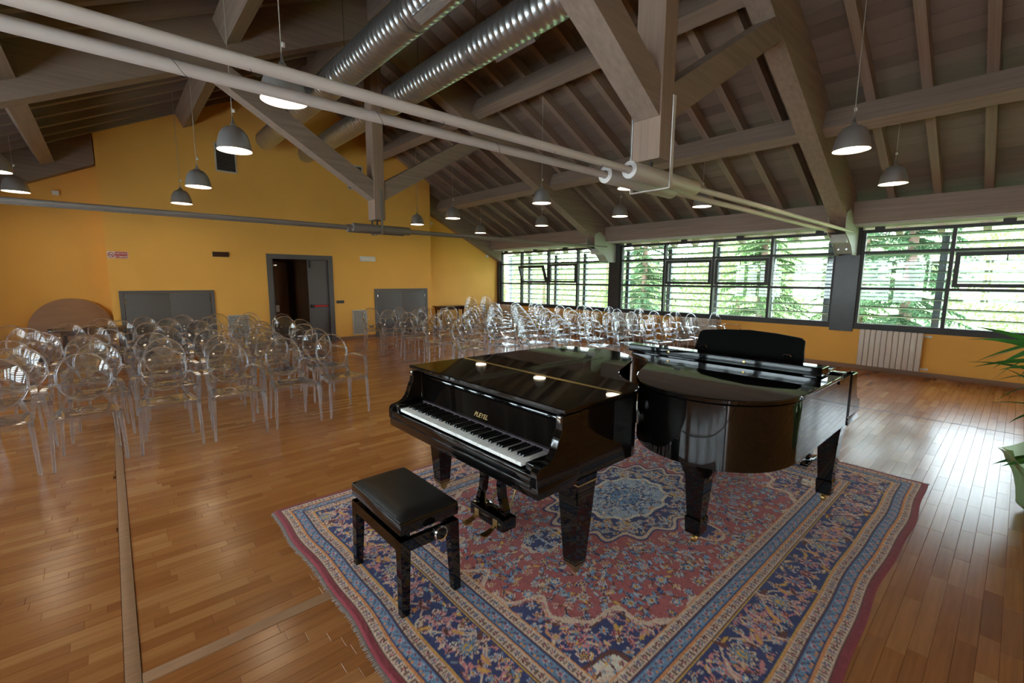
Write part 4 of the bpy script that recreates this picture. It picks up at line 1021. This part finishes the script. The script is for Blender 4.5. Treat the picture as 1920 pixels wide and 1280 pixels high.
# ------------------------------------------------------------------ clear acrylic armchairs
def build_chair():
    parts = []
    # seat: dished sheet with a turned-down rim
    n = 10; vs = []; fs = []
    def ol(fx, fy): 
        y = -.245+.43*(fy+1)/2; hw = .232-.045*(fy+1)/2; k = .04*max(0, abs(fx)-.7)/.3
        return fx*hw, y
    bm = bmesh.new(); g = {}
    for i in range(n+1):
        for j in range(n+1):
            fx, fy = -1+2*i/n, -1+2*j/n; x, y = ol(fx, fy); r = max(abs(fx), abs(fy)); y += .018*fx*fx*(1 if fy < 0 else -1)*abs(fy)
            z = .452+.010*r*r-(.0 if r < .99 else .014); g[i, j] = bm.verts.new((x, y, z))
    for i in range(n):
        for j in range(n): bm.faces.new([g[i, j], g[i+1, j], g[i+1, j+1], g[i, j+1]])
    r_ = bmesh.ops.solidify(bm, geom=list(bm.faces), thickness=.009)
    parts.append(('seat', MB().bm(bm).mesh('seat', True, 40), plexi_seat))
    rim = []
    for a, b in (((-1, -1), (1, -1)), ((1, -1), (1, 1)), ((1, 1), (-1, 1)), ((-1, 1), (-1, -1))):
        for k in range(6):
            fx, fy = a[0]+(b[0]-a[0])*k/6, a[1]+(b[1]-a[1])*k/6; x, y = ol(fx, fy); y += .018*fx*fx*(1 if fy < 0 else -1)*abs(fy); rim.append((x, y, .444))
    mb = MB(); 
    for a, b in zip(rim, rim[1:]+rim[:1]): mb.beam((a[0], a[1], a[2]-.012), (b[0], b[1], b[2]-.012), .007, .040)
    parts.append(('seat_rim', mb.mesh('seat_rim', False), plexi_edge))
    # oval back
    A, B, c = .190, .218, Vector((0, .262, .715)); tl = math.radians(13); ux = Vector((1, 0, 0)); uz = Vector((0, math.sin(tl), math.cos(tl))); un = ux.cross(uz)
    E = lambda r, t_, k=0: c+ux*(A*r*math.cos(t_))+uz*(B*r*math.sin(t_))+un*(-.030*(1-r*r)+k)
    mb = MB(); N = 36
    for k in (-.003, .003):
        vs = [E(0, 0, k)]+[E(r, 2*PI*i/N, k) for r in (.35, .68, .97) for i in range(N)]
        fs = [(0, 1+i, 1+(i+1) % N) for i in range(N)]
        for q in range(2): fs += [(1+q*N+i, 1+q*N+(i+1) % N, 1+(q+1)*N+(i+1) % N, 1+(q+1)*N+i) for i in range(N)]
        mb.add(vs, fs)
    parts.append(('backrest', mb.mesh('backrest', True, 60), plexi))
    mb = MB(); mb.tube([E(1, 2*PI*i/N) for i in range(N+1)], .0088, 8, False); parts.append(('back_rim', mb.mesh('back_rim', True, 60), plexi_edge))
    def leg_(p0, p1, w0, w1):
        m_ = MB(); p0, p1 = Vector(p0), Vector(p1)
        m_.tube([p0, p0+(p1-p0)*.012, p0.lerp(p1, .5), p1], [w0*.8, w0*1.1, (w0+w1)*.55, w1*1.1], 8, up=(0, 1, 0)); return m_
    for s in (-1, 1):
        parts.append(('leg', leg_((s*.236, -.245, 0), (s*.222, -.235, .445), .0105, .0165).mesh('leg', True, 75), plexi_edge))
        parts.append(('leg', leg_((s*.195, .205, 0), (s*.178, .160, .445), .0105, .0155).mesh('leg', True, 75), plexi_edge))
        m_ = MB(); a = E(1, -PI/2+s*.72); m_.beam((s*.172, .165, .445), (a.x, a.y, a.z), .030, .012, (0, 1, 0)); parts.append(('back_support', m_.mesh('back_support', False), plexi_edge))
        st = E(1, -.32 if s > 0 else PI+.32); path = [st+Vector((-s*.006, .004, -.004)), Vector((s*.220, .17, .684)), Vector((s*.242, .04, .680)), Vector((s*.254, -.128, .674)), Vector((s*.256, -.146, .664)), Vector((s*.253, -.158, .630)), Vector((s*.241, -.203, .53)), Vector((s*.226, -.234, .45))]
        m_ = MB()
        W_ = [.016, .017, .019, .020, .019, .017, .015, .015]; hh = .006; rows = []
        for i, p in enumerate(path):
            d_ = (path[min(i+1, 7)]-path[max(i-1, 0)]).normalized(); sd = Vector((1, 0, 0))-d_*d_.x; sd.normalize(); u_ = sd.cross(d_)
            rows.append([p+sd*W_[i]*a_+u_*hh*b_ for a_, b_ in ((-1, -1), (1, -1), (1, 1), (-1, 1))])
        vs = [q for r in rows for q in r]; fs = [(3, 2, 1, 0), (28, 29, 30, 31)]
        for i in range(7):
            for k in range(4): fs.append((i*4+k, i*4+(k+1) % 4, (i+1)*4+(k+1) % 4, (i+1)*4+k))
        m_.add(vs, fs); parts.append(('arm', m_.mesh('arm', True, 30), plexi_edge))
    for nm, me, m_ in parts: me.materials.append(m_)
    return parts
CH = build_chair()
def chair(x, y, rz, label, group, z=0.):
    t = thing('acrylic_armchair', label, 'chair', (x, y, z), rz, group)
    for nm, me, _ in CH: mk(nm, me, None, t)
    return t
# left block: seven rows facing the camera side
LROWS = ((5.49, 2.045, .570), (6.30, 2.14, .575), (7.09, 2.21, .62), (7.97, 2.44, .63), (8.78, 2.38, .66), (9.49, 2.52, .61), (10.22, 2.12, .565))
for r, (yy, xa, pit) in enumerate(LROWS):
    for k in range(7):
        x = xa-pit*k+random.uniform(-.010, .010); y = yy+random.uniform(-.02, .02)
        if x < -.12*y-.35: continue
        if r == 6 and y > 10 and x < -.2: continue
        rowname = ('front row', 'second row', 'third row', 'fourth row', 'fifth row', 'sixth row', 'back row')[r]
        chair(x, y, random.uniform(-.02, .02), 'clear acrylic armchair in the left block, %s, %s from the aisle' % (rowname, ORD[k]), 'left block of acrylic armchairs')
# right block: rows turned toward the pianos
ang = math.atan(.23)
for r in range(7):
    cnt = 0
    for k in range(9):
        x = 4.62+.665*k+.03*(r % 2); 
        if r == 0 and k == 0: continue
        if r == 6 and k < 6: continue
        if r == 5 and k == 8: continue
        x += random.uniform(-.03, .03); y = 5.78+.95*r-.23*(x-4.65)-.33+random.uniform(-.03, .03)
        if y > 11.5 or x > 9.95: x = min(x, 9.95)
        rowname = ('front row', 'second row', 'third row', 'fourth row', 'fifth row', 'sixth row', 'last row')[r]
        chair(x, y, -ang+random.uniform(-.04, .04), 'clear acrylic armchair in the right block, %s, %s from %s' % (rowname, ORD[cnt], 'the left end' if r == 6 else 'the aisle'), 'right block of acrylic armchairs'); cnt += 1
for sx, sy, nm in ((8.55, 11.45, 'left'), (9.25, 11.55, 'right')):
    for k in range(3):
        chair(sx, sy-.03*k, -.2, 'clear acrylic armchair, %s of three in the %s stack by the recessed yellow wall' % (('lowest', 'middle', 'topmost')[k], nm), 'stacked acrylic armchairs', .085*k)

# ------------------------------------------------------------------ tables at the back
t = thing('round_tabletop', 'large round plywood tabletop leaning on the left recessed wall', 'tabletop', (-.60, YF-.19, .0), 0)
d = MB().lathe([(.001, -.012), (.60, -.012), (.615, -.008), (.615, .008), (.60, .012), (.001, .012)], 48, (0, 0, 0), 'y').obj('disc', plywood, t)
d.location = (0, .02, .612); d.rotation_euler = (-math.radians(9), 0, 0)
b = bx('batten', mahog, -.35, .35, -.035, -.013, -.05, .03, d, .004)
def table(label, x, y, w_, d_, h, top_m):
    t = thing('side_table', label, 'table', (x, y, 0), 0)
    MB().box(-w_/2, w_/2, -d_/2, d_/2, h-.03, h, .008).obj('table_top', top_m, t)
    MB().box(-w_/2+.05, w_/2-.05, -d_/2+.05, d_/2-.05, h-.12, h-.03).obj('apron', top_m, t, False)
    for sx in (-1, 1):
        for sy in (-1, 1): MB().lathe([(.018, 0), (.026, .08), (.020, .2), (.032, h*.55), (.024, h-.2), (.034, h-.12)], 12, (sx*(w_/2-.09), sy*(d_/2-.08), 0)).obj('leg', top_m, t)
table('dark wooden table in front of the round plywood tabletop', -.30, 11.55, .95, .5, .70, mahog)
table('dark mahogany side table in the right-hand recess behind the chairs', 8.05, 12.05, 1.0, .45, .80, mahog)

# ------------------------------------------------------------------ potted plant and wrapped pot at the right edge
def blade(mb, p, dirv, L, w_, droop, roll=0.):
    """a long pointed leaf folded along its midrib"""
    d = Vector(dirv).normalized(); up = Vector((0, 0, 1)); sd = d.cross(up).normalized(); pts = []; pos = Vector(p)
    n = 7
    for i in range(n+1):
        f = i/n; wv = w_*(math.sin(PI*min(1, f*.82+.12)))**.8*(1-f**3)
        nrm = sd.cross(d).normalized(); sr = sd*math.cos(roll)+nrm*math.sin(roll); nr = nrm*math.cos(roll)-sd*math.sin(roll)
        pts.append((pos-sr*wv+nr*wv*.35, pos.copy(), pos+sr*wv+nr*wv*.35)); d = (d+Vector((0, 0, -droop/n))).normalized(); pos = pos+d*(L/n)
    vs = [q for r in pts for q in r]; fs = []
    for i in range(n): fs += [(3*i, 3*i+1, 3*i+4, 3*i+3), (3*i+1, 3*i+2, 3*i+5, 3*i+4)]
    mb.add(vs, fs)
PXC, PYC = 4.80, -.335
t = thing('potted_plant', 'green pointed-leaf houseplant at the right edge, in a pot wrapped in green film', 'plant', (PXC, PYC, 0))
MB().lathe([(.13, 0), (.135, .01), (.175, .26), (.185, .27), (.185, .30), (.165, .30), (.16, .27)], 24, cap0=True).obj('pot', terracotta, t)
MB().lathe([(.001, .272), (.165, .268)], 20).obj('soil', soilm, t)
MB().tube([(0, 0, .25), (.01, .01, .6), (-.01, .02, .95), (0, .02, 1.22)], [.022, .018, .015, .012], 8).obj('trunk', bark, t)
mw = MB(); N = 48; rows = [(.155, .006), (.20, .05), (.205, .15), (.225, .26), (.27, .34), (.33, .42)]
vs = []; 
for j, (r, z) in enumerate(rows):
    for k in range(N):
        a = 2*PI*k/N; wv = 1+(.03+.035*j)*math.sin(a*6+j)*math.sin(a*2.5+1)+.03*math.sin(a*13+j*2); vs.append((r*wv*math.cos(a), r*wv*math.sin(a), z+(.03*j/5)*math.sin(a*4)))
mw.add(vs, [(j*N+k, j*N+(k+1) % N, (j+1)*N+(k+1) % N, (j+1)*N+k) for j in range(len(rows)-1) for k in range(N)]); o = mw.obj('wrapping', wrapper, t); o['label'] = 'crinkled green cellophane around the pot'
rp = random.Random(5)
for (z, n, L) in ((1.25, 15, .48), (1.08, 15, .50), (.92, 13, .48), (.70, 11, .44), (.42, 8, .34)):
    for k in range(n):
        a = 2*PI*(k+.37*z*10 % 1)/n+rp.uniform(-.2, .2); el = rp.uniform(-.25, 1.1) if z > .5 else rp.uniform(-.1, .5)
        mb = MB(); blade(mb, (.015*math.cos(a), .015*math.sin(a)+.02, z), (math.cos(a)*math.cos(el), math.sin(a)*math.cos(el), math.sin(el)), L*rp.uniform(.9, 1.25), .026, rp.uniform(.4, 1.4), rp.uniform(-1.0, 1.0))
        mb.obj('leaf', leafm, t, ang=80)

# ------------------------------------------------------------------ outdoors
g = MB().box(XE+1.2, 90, -60, 90, -4.3, -4.0); tag(g.obj('ground', grassm, smooth=False), 'sunlit lawn far below the windows', 'ground', kind='structure')
def conifer(x, y, h, rad, label, m, seed, zb=-4.0):
    rr = random.Random(seed); t = thing('conifer', label, 'tree', (x, y, zb), 0, 'trees outside the windows')
    MB().tube([(0, 0, 0), (.05, 0, h*.5), (0, 0, h)], [.20, .13, .02], 8).obj('trunk', bark, t)
    mb = MB()
    nb_ = int(h*17)
    for i in range(nb_):
        z = h*.10+h*.88*i/nb_; L = rad*(1-(z/h)**1.25)*rr.uniform(.7, 1.1)+.15; a = rr.uniform(0, 6.28); dz = -.32*L
        ca, sa = math.cos(a), math.sin(a); m2 = int(5+L*9)
        for k in range(m2):
            f = (k+.6)/m2; px, py, pz = ca*L*f, sa*L*f, z+dz*f*f+.1*f
            for q in range(6):
                b_ = a+rr.choice((-1, 1))*rr.uniform(.3, 1.3); l2 = rr.uniform(.16, .34)*(1.1-.45*f); w2 = .018+.018*rr.random()
                ex, ey, ez = px+math.cos(b_)*l2, py+math.sin(b_)*l2, pz-rr.uniform(.0, .22); nx_, ny_ = -math.sin(b_)*w2, math.cos(b_)*w2
                mb.add([(px+nx_, py+ny_, pz), (px-nx_, py-ny_, pz+.02), (ex, ey, ez)], [(0, 1, 2)])
    o = mk('foliage', tri_mesh('foliage', mb), m, t); o['kind'] = 'stuff'
def tri_mesh(nm, mb):
    me = bpy.data.meshes.new(nm); me.from_pydata(mb.v, [], mb.f); me.update(); return me
def leafy(x, y, h, rad, label, m, seed, zb=-4.0):
    rr = random.Random(seed); t = thing('broadleaf_tree', label, 'tree', (x, y, zb), 0, 'trees outside the windows')
    MB().tube([(0, 0, 0), (.1, .05, h*.4), (0, 0, h*.7)], [.22, .16, .06], 8).obj('trunk', bark, t)
    mb = MB()
    for i in range(5200):
        while True:
            p = Vector((rr.uniform(-1, 1), rr.uniform(-1, 1), rr.uniform(-1, 1)))
            if .35 < p.length < 1: break
        q = Vector((p.x*rad, p.y*rad, h*.58+p.z*h*.42)); q += Vector((math.sin(q.z*2+seed), math.cos(q.z*2.3), 0))*.3
        a = Vector((rr.gauss(0, 1), rr.gauss(0, 1), rr.gauss(0, 1))).normalized(); b_ = a.orthogonal().normalized(); s_ = rr.uniform(.06, .13)
        mb.add([q-a*s_, q+b_*s_*.55, q+a*s_, q-b_*s_*.55], [(0, 1, 2, 3)])
    o = mk('foliage', tri_mesh('foliage', mb), m, t); o['kind'] = 'stuff'
conifer(17.2, 2.2, 12.0, 2.3, 'dark feathery conifer outside the nearest window', fol_c, 1)
conifer(18.6, -5.0, 11.5, 2.5, 'conifer outside past the right edge of the nearest window', fol_a, 2)
conifer(19.4, 6.9, 12.5, 2.3, 'conifer outside the dark pillar between middle and nearest windows', fol_a, 3)
leafy(24.5, 9.8, 8.5, 3.0, 'light green leafy tree outside the middle window', fol_b, 4)
conifer(19.5, 12.3, 12.0, 2.8, 'conifer outside the far part of the middle window', fol_c, 5)
leafy(24.0, 23.5, 8.8, 3.4, 'broad leafy tree outside the farthest window, left part', fol_b, 6)
leafy(24.5, 16.2, 7.6, 2.6, 'leafy tree close outside the farthest window, beside the dark pillar', fol_b, 8)

conifer(27.5, 5.2, 13.0, 3.4, 'tall conifer outside the gap between the near trees, farther away', fol_a, 11)
leafy(31.0, -.8, 10.5, 4.6, 'distant leafy tree outside the nearest window', fol_b, 12)
leafy(32.0, 14.5, 10.8, 4.6, 'distant leafy tree outside the middle window', fol_b, 13)
leafy(33.0, 24.5, 10.8, 4.8, 'distant leafy tree outside the farthest window', fol_b, 14)
leafy(29.5, 34.5, 10.5, 4.2, 'distant leafy tree at the far end of the farthest window', fol_b, 15)

hb = bmesh.new(); bmesh.ops.create_grid(hb, x_segments=24, y_segments=60, size=1)
for v in hb.verts:
    fx = (v.co.x+1)/2; yy = 20+v.co.y*110
    v.co = Vector((45+fx*60, yy, -4.2+fx**1.3*(13+3*math.sin(yy*.06)+2*math.sin(yy*.17+1))+.5*math.sin(yy*.9+fx*20)))
tag(MB().bm(hb).obj('hill', mat('wooded_slope', (.16, .21, .11), .95, noise=((.25, .25, .5), .45)), ang=180), 'green wooded slope far beyond the trees', 'hill', kind='structure')
